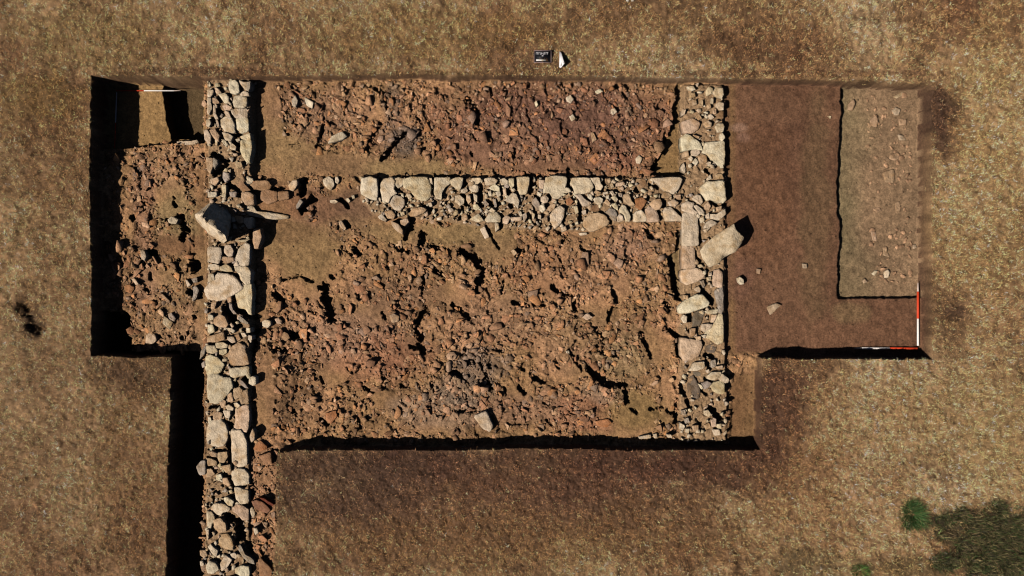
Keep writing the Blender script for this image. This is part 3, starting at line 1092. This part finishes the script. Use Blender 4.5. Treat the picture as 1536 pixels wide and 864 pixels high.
def build_wall(name, txt, top, bottom, core_id, label, seed):
    core_me = sub_mesh('earth_core', fid == core_id, M_EARTH)
    root = link(name, None, label=label, category='wall')
    st = parse(txt); st.sort(key=lambda s: -abs(area(s[1])))
    xs_ = [p[0] for s in st for p in s[1]]; ys_ = [p[1] for s in st for p in s[1]]
    cx, cy = unp(np.mean(xs_), np.mean(ys_), top)
    root.location = (float(cx), float(cy), bottom)
    bpy.context.view_layer.update()
    def sub(o): o.matrix_parent_inverse = root.matrix_world.inverted()
    o = link('earth_core', core_me, root, label='brown earth packed between the stones'); sub(o)
    small = MB(); occ = []
    for i, (code, pts) in enumerate(st):
        r = np.random.default_rng(seed * 1000 + i)
        zt = top + (r.random() - .45) * .035
        if code in 'bh': zt -= .065
        mx_, my_ = np.mean(pts, 0)
        if core_id == 2 and mx_ > 372 and 235 < my_ < 335: zt = -.245 + .02 * r.random()
        poly = pw(pts, zt); occ.append((np.mean(poly, 0), math.sqrt(abs(area(poly)) / math.pi)))
        V, Fc = stone_geo(poly, zt, bottom - .02, .10, seed * 1000 + i)
        col = stone_col(code, r)
        if i < 96:
            b = MB(); b.add(V, Fc, col)
            org = (float(V[:, 0].mean()), float(V[:, 1].mean()), bottom)
            so = link('stone', b.mesh('stone', M_STONE, org), root); so.location = org; sub(so)
        else: small.add(V, Fc, col)
    # packing between the big stones
    r = np.random.default_rng(seed); A = WALLT[{2: 'wwall', 3: 'xwall', 4: 'ewall'}[core_id]]
    jj, ii = np.where(A > .9); oc = np.array([c for c, _ in occ]); orr = np.array([q for _, q in occ])
    for k in r.choice(len(jj), {2: 1100, 3: 1400, 4: 420}[core_id], replace=False):
        x, y = GX[ii[k]], GY[jj[k]]
        if PIT[jj[k], ii[k]] > .03: continue
        rr_ = .016 + .046 * r.random() ** 1.2
        if (np.hypot(oc[:, 0] - x, oc[:, 1] - y) < orr * .92 + rr_ * .45).any(): continue
        V, Fc = chunk(r, rr_, .6); V = V + np.array([x, y, Zg[jj[k], ii[k]] + .01 + rr_ * .3]); oc = np.vstack([oc, [x, y]]); orr = np.append(orr, rr_ * .8)
        small.add(V, Fc, stone_col(r.choice(list('pppptkgy')), r) * .95)
    so = link('packing_stones', small.mesh('packing_stones', M_STONE), root, kind='stuff'); sub(so)
    return root

def chunk(r, rad, flat=.5, tilt=.5):
    n = int(r.choice([3, 4, 4, 5, 5, 6])); a = (r.random(n) * .7 + np.arange(n)) * 2 * math.pi / n
    rr_ = rad * (.8 + .4 * r.random(n)); el = .45 + .55 * r.random()
    ring = np.column_stack([np.cos(a) * rr_, np.sin(a) * rr_ * el])
    th = rad * flat * (.6 + .7 * r.random())
    k = .86 + .1 * r.random()
    sl = (r.random(2) - .5) * .5
    V = np.concatenate([np.column_stack([ring * .9, np.full(n, -th)]), np.column_stack([ring, th * (.35 + .25 * r.random(n)) + ring @ sl]),
                        np.column_stack([ring * k, th * .8 + ring @ sl + th * .2 * r.random(n)])])
    Fc = [tuple(range(n))[::-1]]
    for q in (0, 1):
        for i in range(n):
            j = (i + 1) % n; Fc.append((q * n + i, q * n + j, (q + 1) * n + j, (q + 1) * n + i))
    Fc.append(tuple(range(2 * n, 3 * n)))
    g = r.random() * 6.283; c_, s_ = math.cos(g), math.sin(g); R1 = np.array([[c_, -s_, 0], [s_, c_, 0], [0, 0, 1]])
    t = abs(r.normal()) * tilt * .5; d = r.random() * 6.283; ux, uy = math.cos(d), math.sin(d); ct, st = math.cos(t), math.sin(t)
    R2 = np.array([[ct + ux * ux * (1 - ct), ux * uy * (1 - ct), uy * st], [ux * uy * (1 - ct), ct + uy * uy * (1 - ct), -ux * st], [-uy * st, ux * st, ct]])
    return V @ (R2 @ R1).T, Fc

build_wall('stone_wall', WEST, -.12, -.46, 2, 'long pale rubble wall running top to bottom along the left of the trench', 1)
build_wall('stone_wall', CROSS, -.205, -.42, 3, 'short cross wall faced with squared pale blocks between the two rubble-filled rooms', 2)
build_wall('stone_wall', EAST, -.215, -.44, 4, 'pale stone wall right of the rubble rooms with the leaning boulder on it', 3)

# the two big boulders: hand placed corners
def solid(name, verts, faces, code, label, cat, seed=1, subdiv=2):
    import bmesh
    bm = bmesh.new()
    vs = []
    for a, b, z in verts:
        x, y = unp(a, b, z); vs.append(bm.verts.new((float(x), float(y), z)))
    for f in faces: bm.faces.new([vs[i] for i in f])
    bmesh.ops.recalc_face_normals(bm, faces=bm.faces)
    bmesh.ops.bevel(bm, geom=list(bm.edges), offset=.012, segments=1, affect='EDGES')
    bmesh.ops.triangulate(bm, faces=bm.faces)
    for _ in range(subdiv): bmesh.ops.subdivide_edges(bm, edges=list(bm.edges), cuts=1, use_grid_fill=True)
    bm.normal_update()
    co = np.array([v.co for v in bm.verts]); nr = np.array([v.normal for v in bm.verts])
    co = co + nr * (.024 * fbm(co[:, 0] + co[:, 2], co[:, 1] - co[:, 2], .13, 3, 700 + seed))[:, None]
    org = co.mean(0); org[2] = co[:, 2].min()
    fl = [v.index for f in bm.faces for v in f.verts]; sz = [len(f.verts) for f in bm.faces]
    me = make_mesh(name, co - org, fl, sz, np.tile(lin(PAL[code]), (len(co), 1)), M_STONE)
    bm.free()
    o = link(name, me, label=label, category=cat); o.location = org; return o
def q3(a, b, ox, oy): return ox + a / 9, oy + b / 9
# leaning boulder on the right wall: bright top facet, a lower facet to the north-east, undercut sides
topo = [(1000,495),(1030,570),(1000,640),(1000,745),(1020,880),(870,960),(830,1010),(730,1060),(640,1060),(570,960),(545,860),(640,740),(760,650)]
zt = [.03,.03,.02,.0,-.03,-.06,-.08,-.09,-.09,-.06,-.03,.0,.02]
top_v = [(*q3(a, b, 990, 280), z) for (a, b), z in zip(topo, zt)]
low_v = [(*q3(1050,580,990,280), -.0), (*q3(1145,685,990,280), -.07), (*q3(1115,750,990,280), -.09)]
base_v = []
for a, b, z in top_v: base_v.append((1077 + (a - 1077) * .86, 366 + (b - 366) * .86, -.40))
nv = len(top_v)
verts = top_v + base_v + [low_v[1], low_v[2]]
A, B = 2 * nv, 2 * nv + 1
faces = [tuple(range(nv))]
for i in range(nv):
    j = (i + 1) % nv
    if i in (1, 2, 3): continue
    faces.append((i, nv + i, nv + j, j))
faces += [(1, A, 2), (2, A, B, 3), (3, B, 4), (1, nv + 1, nv + 2, A), (A, nv + 2, nv + 3, B), (B, nv + 3, nv + 4, 4), tuple(range(nv, 2 * nv))[::-1]]
solid('boulder', verts, faces, 'l', 'big pale boulder leaning off the right wall towards the brown trench', 'boulder', 1)
# split boulder standing on the left wall: lit south-west face, sharp ridge, dark north-east slope
edge_lo = [(12,335),(50,415),(130,505),(210,622),(310,702),(400,728)]
ridge = [(60,322),(100,345),(190,450),(270,500),(430,620),(452,690)]
rz = [.06,.26,.32,.38,.44,.40]
back = [(110,262),(210,168),(300,105),(440,165),(535,290),(500,560)]
bz = [-.30,-.30,-.30,-.30,-.30,-.28]
v = [(*q3(a, b, 290, 285), -.40) for a, b in edge_lo] + [(*q3(a, b, 290, 285), z) for (a, b), z in zip(ridge, rz)] + [(*q3(a, b, 290, 285), z) for (a, b), z in zip(back, bz)] + [(*q3(a * .9 + 30, b * .9 + 40, 290, 285), -.42) for a, b in back]
faces = []
for i in range(5):
    faces += [(i, i + 1, 7 + i, 6 + i), (6 + i, 7 + i, 13 + i, 12 + i), (12 + i, 13 + i, 19 + i, 18 + i), (18 + i, 19 + i, i + 1, i)]
faces += [(0, 6, 12, 18), (5, 23, 17, 11)]
solid('boulder', v, faces, 'p', 'tall split boulder on the left wall with one bright face and a black shadow', 'boulder', 2)

# ------------------------------------------------------------------ loose stones
occ = []
for ln in LOOSE.strip().splitlines():
    head, code, hgt, label, pts = ln.split('|')
    sc, ox, oy = map(float, head.split())
    px_ = [(ox + float(a.split(',')[0]) / sc, oy + float(a.split(',')[1]) / sc) for a in pts.split()]
    cx, cy = np.mean(px_, 0); x, y = unp(cx, cy, -.35); zg = float(zat(x, y) + at(PIT, x, y))
    zt_ = zg + float(hgt)
    poly = pw(px_, zt_)
    V, Fc = stone_geo(poly, zt_, zg - .16, .16, int(cx * 7 + cy), grow=1.06)
    sc_ = stone_col(code, np.random.default_rng(int(cx)))
    if ('strip' in label and 'white' not in label) or 'brown floor' in label: sc_ = sc_ * .45 + lin((146, 116, 86)) * .55
    b = MB(); b.add(V, Fc, sc_)
    org = (float(V[:, 0].mean()), float(V[:, 1].mean()), zg)
    tile = 'tile' in label
    o = link('tile_fragment' if tile else ('pebble' if 'pebble' in label else 'loose_stone'), b.mesh('stone', M_STONE, org), label=label, category='tile piece' if tile else 'stone')
    o.location = org
    if code != 'p' or 'sunken' in label: o['group'] = 'loose stones lying in the trench'
    occ.append((org[0], org[1], math.sqrt(abs(area(poly)) / math.pi)))
# two white stones on the turf at the photo's top edge
for (cx, cy, lab) in ((941, -1, 'left one of two small white stones on the dry grass, far above the cross wall'), (948.5, -1, 'right one of two small white stones on the dry grass, far above the cross wall')):
    x, y = map(float, unp(cx, cy)); a = np.linspace(0, 6.283, 7)[:-1]
    V, Fc = stone_geo([(x + .03 * math.cos(t), y + .045 * math.sin(t)) for t in a], .05, -.03, .05, int(cx))
    b = MB(); b.add(V, Fc, lin((215, 210, 190))); org = (x, y, 0)
    o = link('loose_stone', b.mesh('stone', M_STONE, org), label=lab, category='stone', group='white stones on the turf'); o.location = org

# ------------------------------------------------------------------ rubble
PLACES = [(430,165,'at the left end of the upper room'),(500,170,'in the pinkish left part of the upper room'),(590,205,'beside the ashy grey patch in the upper room'),(690,160,'right of the ashy patch in the upper room'),(745,210,'in the reddest soil of the upper room'),(850,170,'right of the middle of the upper room'),(960,200,'by the stepped right edge of the upper room'),
 (215,250,'at the top of the left trench'),(250,320,'by the upper hollow of the left trench'),(215,400,'by the square dark hollow of the left trench'),(255,480,'in the lower end of the left trench'),
 (440,440,'below the smooth tan soil of the big room'),(560,350,'below the left end of the cross wall'),(560,430,'right of the three round black hollows in the big room'),(640,440,'beside the long crack in the big room'),(715,390,'by the widest black hollow of the big room'),(800,370,'under the middle of the cross wall'),(890,380,'below the boulder of the cross wall'),(970,400,'beside the upper half of the right wall'),
 (450,530,'beside the long wall in the lower left of the big room'),(560,540,'in the lower left quarter of the big room'),(500,620,'above the left end of the bottom baulk'),(620,600,'left of the ash grey patch in the big room'),(720,550,'on the ash grey patch of the big room'),(800,480,'in the middle of the big room'),(800,620,'above the bottom baulk right of the pale cream stone'),(900,560,'beside the forked black gap of the big room'),(960,500,'beside the lower half of the right wall'),(960,620,'in the lower right corner of the big room'),(395,760,'in the strip beside the lower end of the long wall')]
CHUNK_COL = [('pinkish-brown',(170,128,94)),('reddish-brown',(150,102,70)),('tan',(168,136,98)),('dark-brown',(116,88,66)),('orange-brown',(176,120,72)),('pale-beige',(184,152,118)),('grey-brown',(130,112,94)),('brown',(148,112,82))]
CW = np.array([.2,.2,.12,.12,.12,.06,.08,.10])
r = np.random.default_rng(77)
cand = []; need = 12500
cx_ = r.uniform(xa, xb, 110000); cy_ = r.uniform(float(unp(0, 900)[1]), yb, 110000)
m_ = at(RUB, cx_, cy_); cl_ = np.clip(.7 + .8 * fbm(cx_, cy_, .5, 2, 81), .3, 1)
ok = (r.random(110000) < m_ * cl_) & (m_ > .25) & (at(PIT, cx_, cy_) < .14)
for ddx, ddy in ((0, 0), (.05, 0), (-.05, 0), (0, -.05)): ok &= at(RIMT, cx_ + ddx, cy_ + ddy) > .99
for x, y in zip(cx_[ok], cy_[ok]):
    rad = float(np.clip(math.exp(r.normal(math.log(.027), .58)), .011, .13))
    if any(math.hypot(x - a, y - b) < q * .9 + rad * .5 for a, b, q in occ): continue
    cand.append((rad, float(x), float(y)))
    if len(cand) >= need: break
cand.sort(key=lambda c: -c[0])
stuff = MB(); used = {}
for i, (rad, x, y) in enumerate(cand):
    flat = r.choice([.15, .24, .42]); V, Fc = chunk(r, rad, flat, 1.35)
    kc = int(r.choice(8, p=CW)); name, c = CHUNK_COL[kc]
    px_, py_ = x * S / 1.024 + 768, 432 - y * S / 1.024
    if (px_ - 720) ** 2 / 50 ** 2 + (py_ - 548) ** 2 / 30 ** 2 < 1 or (px_ - 600) ** 2 / 30 ** 2 + (py_ - 205) ** 2 / 28 ** 2 < 1:
        name, c = ('ash-grey', (134, 116, 98)) if r.random() < .6 else ('charcoal-grey', (100, 86, 72))
    base = at(C, x, y); col = (lin(c) * .60 + base * .52) * (.70 + .64 * r.random())
    z = float(zat(x, y)) + rad * flat * .1 + (float(at(PIT, x, y)) * .6)
    if i < 300:
        near_ = min(PLACES, key=lambda p: (p[0] - px_) ** 2 + (p[1] - py_) ** 2)[2]
        size = 'large' if rad > .075 else ('mid-sized' if rad > .06 else 'small')
        shp = {.15: 'flat', .24: 'angular', .42: 'blocky'}[float(flat)]
        lab = f'{size} {shp} {name} piece {near_}'
        b = MB(); b.add(V, Fc, col)
        o = link('rubble_fragment', b.mesh('rubble_fragment', M_CHUNK), label=lab, category='rubble piece', group='rubble pieces in the burnt collapse'); o.location = (x, y, z)
    else:
        stuff.add(V + np.array([x, y, z]), Fc, col)
# crumbs and small stones over the bare floors too
for _ in range(3800):
    x = r.uniform(xa, xb); y = r.uniform(float(unp(0, 700)[1]), yb)
    if at(RIMT, x, y) < .99 or at(PIT, x, y) > .02: continue
    rad = .005 + .014 * r.random() ** 2.5
    V, Fc = chunk(r, rad, .6, .6); stuff.add(V + np.array([x, y, float(zat(x, y)) + rad * .2]), Fc, at(C, x, y) * (.6 + 1.3 * r.random() ** 2))
for _ in range(260):   # little stones bedded in the sunken strip
    px_ = 1366 - 70 * r.random() ** 1.5; py_ = r.uniform(140, 425); x, y = map(float, unp(px_, py_, -.485))
    if r.random() > .5 + 1.6 * float(fbm(np.array([x]), np.array([y]), .4, 2, 83)[0]): continue
    rad = .015 + .05 * r.random() ** 2; V, Fc = chunk(r, rad, .3, .5)
    stuff.add(V + np.array([x, y, float(zat(x, y)) + rad * .02]), Fc, at(C, x, y) * np.array([1.3, 1.2, 1.2]) * (.85 + .6 * r.random()))
link('rubble', stuff.mesh('rubble', M_CHUNK), kind='stuff', label='small broken clay and stone crumbs covering the room floors', category='rubble')

# ------------------------------------------------------------------ grass
def blades(x, y, z, L, W, rise, az, cols):
    n = len(x)
    dx, dy = np.cos(az), np.sin(az)
    b0 = np.column_stack([x - dy * W / 2, y + dx * W / 2, z]); b1 = np.column_stack([x + dy * W / 2, y - dx * W / 2, z])
    tp = np.column_stack([x + dx * L * np.cos(rise), y + dy * L * np.cos(rise), z + L * np.sin(rise)])
    V = np.stack([b0, b1, tp], 1).reshape(-1, 3)
    return V, np.arange(3 * n), np.full(n, 3), np.repeat(cols, 3, 0)
r = np.random.default_rng(99)
NT = 230000; K = 7          # straw tussocks, blades in each
tx_ = r.uniform(-12, 12, NT); ty_ = r.uniform(-7.6, 7.6, NT)
edge_ = (np.abs(tx_) > 9.7) | (np.abs(ty_) > 5.8); k_ = ~edge_ | (r.random(NT) < .3); tx_, ty_ = tx_[k_], ty_[k_]; NT = len(tx_)
sd = sdf(RIMW, tx_, ty_); k_ = sd > -.05; tx_, ty_ = tx_[k_], ty_[k_]; NT = len(tx_)
tcol = turf_colour(tx_, ty_); lum = tcol.mean(1)
keep = r.random(NT) < np.clip(.35 + lum * 5, .3, 1) * np.clip(.85 + .9 * fbm(tx_, ty_, .2, 3, 15), .15, 1)
tx_, ty_, tcol = tx_[keep], ty_[keep], tcol[keep]; nt_ = len(tx_)
tcol = tcol * np.exp(r.normal(.42, .56, nt_))[:, None] * (1 + .10 * (r.random((nt_, 1)) - .5) * np.array([.6, 0, -.9]))
bx = np.repeat(tx_, K) + r.normal(0, .018, nt_ * K); by = np.repeat(ty_, K) + r.normal(0, .018, nt_ * K)
tc = np.repeat(tcol, K, 0)
sd = np.full(len(bx), 9.0); inn = (bx > unp(120, 0)[0]) & (bx < unp(1420, 0)[0]) & (by < unp(0, 95)[1])
sd[inn] = sdf(RIMW, bx[inn], by[inn]); k_ = sd > .01
bx, by, tc = bx[k_], by[k_], tc[k_]; n = len(bx)
L = r.uniform(.02, .065, n); W = r.uniform(.0045, .012, n); rise = r.uniform(.1, 1.15, n)
cols = np.clip(tc * np.exp(r.normal(0, .25, n))[:, None] * np.array([1.07, 1.0, .86]), .01, .6)
V, f, s_, cc = blades(bx, by, zat(bx, by) - .004, L, W, rise, r.uniform(0, 6.283, n), cols)
link('dry_grass', make_mesh('dry_grass', V, f, s_, cc, M_BLADE), kind='stuff', label='dry straw coloured grass matting the ground around the trench', category='grass')

def in_blob(cx, cy, rx, ry, n, r):
    a = r.uniform(0, 6.283, n); q = r.random(n) ** .62; x, y = unp(cx, cy)
    return x + np.cos(a) * q * rx / S, y + np.sin(a) * q * ry / S
def patch(name, spots, npx, Lr, Wr, riser, pal, seed, **props):
    gap = 2.4 if name == 'low_weeds' else .5; lift = .5 if name == 'low_weeds' else .85
    r = np.random.default_rng(seed); xs_, ys_ = [], []
    for cx, cy, rx, ry in spots:
        a, b = in_blob(cx, cy, rx, ry, int(npx * rx * ry * math.pi), r); xs_.append(a); ys_.append(b)
    x = np.concatenate(xs_); y = np.concatenate(ys_)
    k = r.random(len(x)) < np.clip(lift + gap * fbm(x, y, .22, 3, seed), .03, 1); x, y = x[k], y[k]; n = len(x)
    pc = np.array([lin(c) for c in pal]); cols = pc[r.integers(0, len(pal), n)] * np.exp(r.normal(.1, .35, n))[:, None]
    az = r.uniform(0, 6.283, n)
    if name == 'grass_tuft': az = np.arctan2(y - y.mean(), x - x.mean()) + r.normal(0, .7, n)
    V, f, s_, cc = blades(x, y, zat(x, y) - .005, r.uniform(*Lr, n), r.uniform(*Wr, n), r.uniform(*riser, n), az, cols)
    org = np.array([V[:, 0].mean(), V[:, 1].mean(), 0]); o = link(name, make_mesh(name, V - org, f, s_, np.clip(cc, .005, .6), M_BLADE), **props); o.location = org; return o
patch('low_weeds', [(1484,800,60,46),(1430,790,34,24),(1520,815,30,46),(1450,845,60,18),(1500,770,40,18),(1410,786,20,12),(1512,850,40,20),(1455,772,26,16)], 1.15, (.05, .19), (.006, .02), (.15, 1.2), [(70,74,40),(92,90,54),(58,60,38),(110,94,64),(80,68,50),(54,52,38),(128,116,76),(64,84,42)], 5,
      kind='stuff', label='scruffy brown and olive weeds matted over the ground at the lower right', category='weeds')
patch('grass_tuft', [(1366,764,11,13),(1377,778,10,15),(1364,784,11,9),(1372,772,16,18)], .9, (.06, .2), (.005, .011), (.1, 1.25), [(56,92,42),(44,74,34),(92,122,72),(38,62,30),(70,96,48),(112,112,66)], 6, label='fresh bright green grass tuft left of the dark weeds', category='grass tuft')
patch('grass_tuft', [(1290,856,12,9)], .9, (.06, .15), (.006, .012), (.35, 1.3), [(70,100,44),(56,84,38),(92,116,56)], 7, label='smaller green tuft at the bottom edge, left of the bright one', category='grass tuft')
patch('grass_tuft', [(1473,851,8,8)], 1.4, (.05, .12), (.006, .012), (.35, 1.3), [(50,92,40),(66,104,50)], 8, label='tiny green tuft growing among the dark weeds', category='grass tuft')
# a few long pale straws
# ------------------------------------------------------------------ ranging rods, board, north arrow
def rod(px0, px1, z, bands, label, rad=.016, tip=True):
    """bands: (start,end in photo px along the rod, colour name)"""
    (a, b), (c, d) = px0, px1
    P0 = np.array([*map(float, unp(a, b, z)), z]); P1 = np.array([*map(float, unp(c, d, z)), z])
    root = link('ranging_rod', None, label=label, category='ranging rod', group='red and white ranging rods'); root.location = P0
    bpy.context.view_layer.update()
    dv = (P1 - P0); Lr = np.linalg.norm(dv); dv /= Lr; nrm = np.array([-dv[1], dv[0], 0]); up = np.array([0, 0, 1.])
    for t0, t1, cname, r0, r1 in bands:
        seg = 14; V = []; 
        for t, rr_ in ((t0, r0 * .82), (t0 + .004 / Lr, r0), (t1 - .004 / Lr, r1), (t1, r1 * .82)):
            for k in range(seg):
                g = 2 * math.pi * k / seg; V.append(dv * t * Lr + (nrm * math.cos(g) + up * math.sin(g)) * rad * rr_)
        Fc = [tuple(range(seg))[::-1], tuple(range(3 * seg, 4 * seg))]
        for q in range(3):
            for k in range(seg): Fc.append((q * seg + k, q * seg + (k + 1) % seg, (q + 1) * seg + (k + 1) % seg, (q + 1) * seg + k))
        b_ = MB(); b_.add(V, Fc, lin({'white_band': (240, 232, 215), 'red_band': (205, 70, 38), 'tip': (200, 180, 160)}[cname]))
        link(cname, b_.mesh(cname, M_PAINT), root)
    return root
rod((1377, 518.5), (1377, 424), -.355, [(0, .43, 'white_band', 1, 1), (.43, .86, 'red_band', 1.15, 1.15), (.86, 1, 'tip', .9, .35)], 'red and white rod lying along the right baulk of the trench', .019)
rod((1376, 522.3), (1281, 522.3), -.36, [(0, .44, 'red_band', 1.15, 1.15), (.44, .88, 'white_band', 1, 1), (.88, 1, 'tip', .8, .3)], 'red and white rod lying along the bottom baulk of the right trench', .019)
rod((174.5, 136), (271, 136), -.63, [(0, .43, 'red_band', 1, 1), (.43, .9, 'white_band', 1, 1), (.9, 1, 'tip', .8, .3)], 'rod across the top of the deep pit, its white half sunlit', .011)
rod((172, 222), (175, 138), -.60, [(0, .45, 'red_band', 1, 1), (.45, 1, 'white_band', 1, 1)], 'rod in black shadow along the left side of the deep pit', .009)

def box(cx, cy, cz, sx, sy, sz, col, bev=.004, rot=0, tx=0):
    import bmesh
    from mathutils import Matrix
    bm = bmesh.new(); bmesh.ops.create_cube(bm, size=1)
    bmesh.ops.scale(bm, vec=(sx, sy, sz), verts=bm.verts)
    if bev: bmesh.ops.bevel(bm, geom=list(bm.edges), offset=min(bev, .3 * min(sx, sy, sz)), segments=2, affect='EDGES')
    bmesh.ops.translate(bm, vec=(cx, cy, cz), verts=bm.verts)
    co = np.array([v.co for v in bm.verts]); fcs = [[v.index for v in f.verts] for f in bm.faces]; bm.free()
    return co, fcs
x, y = map(float, unp(814, 84.6, .03)); 
root = link('photo_board', None, label='small black photo board with white lettering on the grass above the trench', category='sign board'); root.location = (x, y, .012)
root.rotation_euler = (math.radians(7), 0, 0)
def part(name, items, c, parent):
    b = MB()
    for it in items: co, fs = box(*it, c); b.add(co, fs, lin(c))
    return link(name, b.mesh(name, M_PAINT), parent)
part('panel', [(0, 0, .015, .285, .19, .012)], (20, 20, 24), root)
part('frame', [(0, .1, .016, .31, .012, .02), (0, -.1, .016, .31, .012, .02), (-.149, 0, .016, .012, .188, .02), (.149, 0, .016, .012, .188, .02)], (150, 128, 118), root)
rows = []
xx = -.115
rl = random.Random(3)
while xx < .10:   # worn upper case characters, unreadable in the photograph
    w = rl.uniform(.010, .018); rows += [(xx, .055, .022, .006, .042, .004), (xx + w * .6, .055 + rl.choice((-.016, 0, .016)), .022, w, .009, .004)]
    xx += w + .012
part('lettering', rows + [(0, .012, .022, .03, .014, .004)], (225, 222, 215), root)
part('scale_bar', [(-.03, -.062, .022, .17, .026, .004)], (225, 220, 205), root)

# north arrow: folded white pointer, tip and left edge on the turf
def tri3(a, b, z): xx_, yy_ = unp(795 + a / 18, 68 + b / 18, z); return [float(xx_), float(yy_), z]
top = [tri3(792, 160, .03), tri3(840, 200, .075), tri3(930, 490, .16), tri3(830, 605, .10), tri3(788, 590, .03)]
bot = [[p[0] + .004, p[1], p[2] - .012] for p in top]
org = np.array([top[0][0], top[0][1], 0]); b = MB()
b.add(np.array(top + bot) - org, [(0, 4, 3, 2, 1), (5, 6, 7, 8, 9)] + [(i, (i + 1) % 5, 5 + (i + 1) % 5, 5 + i) for i in range(5)], lin((238, 234, 222)))
root = link('north_arrow', None, label='white pointed north arrow on the grass right of the black photo board', category='north arrow'); root.location = org
link('pointer', b.mesh('pointer', M_PAINT), root)
b = MB(); q = np.array(top[2]) - org
co, fs = box(q[0] - .012, q[1] + .015, .07, .012, .012, .16, None); b.add(co, fs, lin((90, 70, 50))); link('prop_leg', b.mesh('prop_leg', M_PAINT), root)

# ------------------------------------------------------------------ camera, light
cam = bpy.data.cameras.new('camera'); cam.sensor_width = 36; cam.lens = 36 * H / 18.0; cam.clip_end = 1000; cam.clip_start = .1
co = bpy.data.objects.new('camera', cam); COL.objects.link(co); co.location = (0, 0, H); SC.camera = co
EL = math.radians(45); hx, hy = .88, .475
d = Vector((hx * math.cos(EL), hy * math.cos(EL), -math.sin(EL)))
su = bpy.data.lights.new('sun', 'SUN'); su.energy = 4.9; su.angle = math.radians(.5); su.color = (1, .965, .91)
so = bpy.data.objects.new('sun', su); COL.objects.link(so); so.rotation_euler = d.to_track_quat('-Z', 'Y').to_euler(); so.location = (-6, -4, 12)
w = bpy.data.worlds.new('World'); SC.world = w; w.use_nodes = True
nt = w.node_tree; sk = nt.nodes.new('ShaderNodeTexSky'); sk.sky_type = 'NISHITA'; sk.sun_disc = False
sk.air_density = .22; sk.dust_density = .3; sk.ozone_density = 1.0; sk.sun_elevation = EL; sk.sun_rotation = math.atan2(-hx, -hy)
nt.links.new(sk.outputs[0], nt.nodes['Background'].inputs[0]); nt.nodes['Background'].inputs[1].default_value = .05
SC.view_settings.view_transform = 'Standard'; SC.view_settings.look = 'None'; SC.view_settings.gamma = 1; SC.view_settings.exposure = 0
SC.cycles.max_bounces = 4; SC.cycles.diffuse_bounces = 0; SC.cycles.filter_width = 1.15
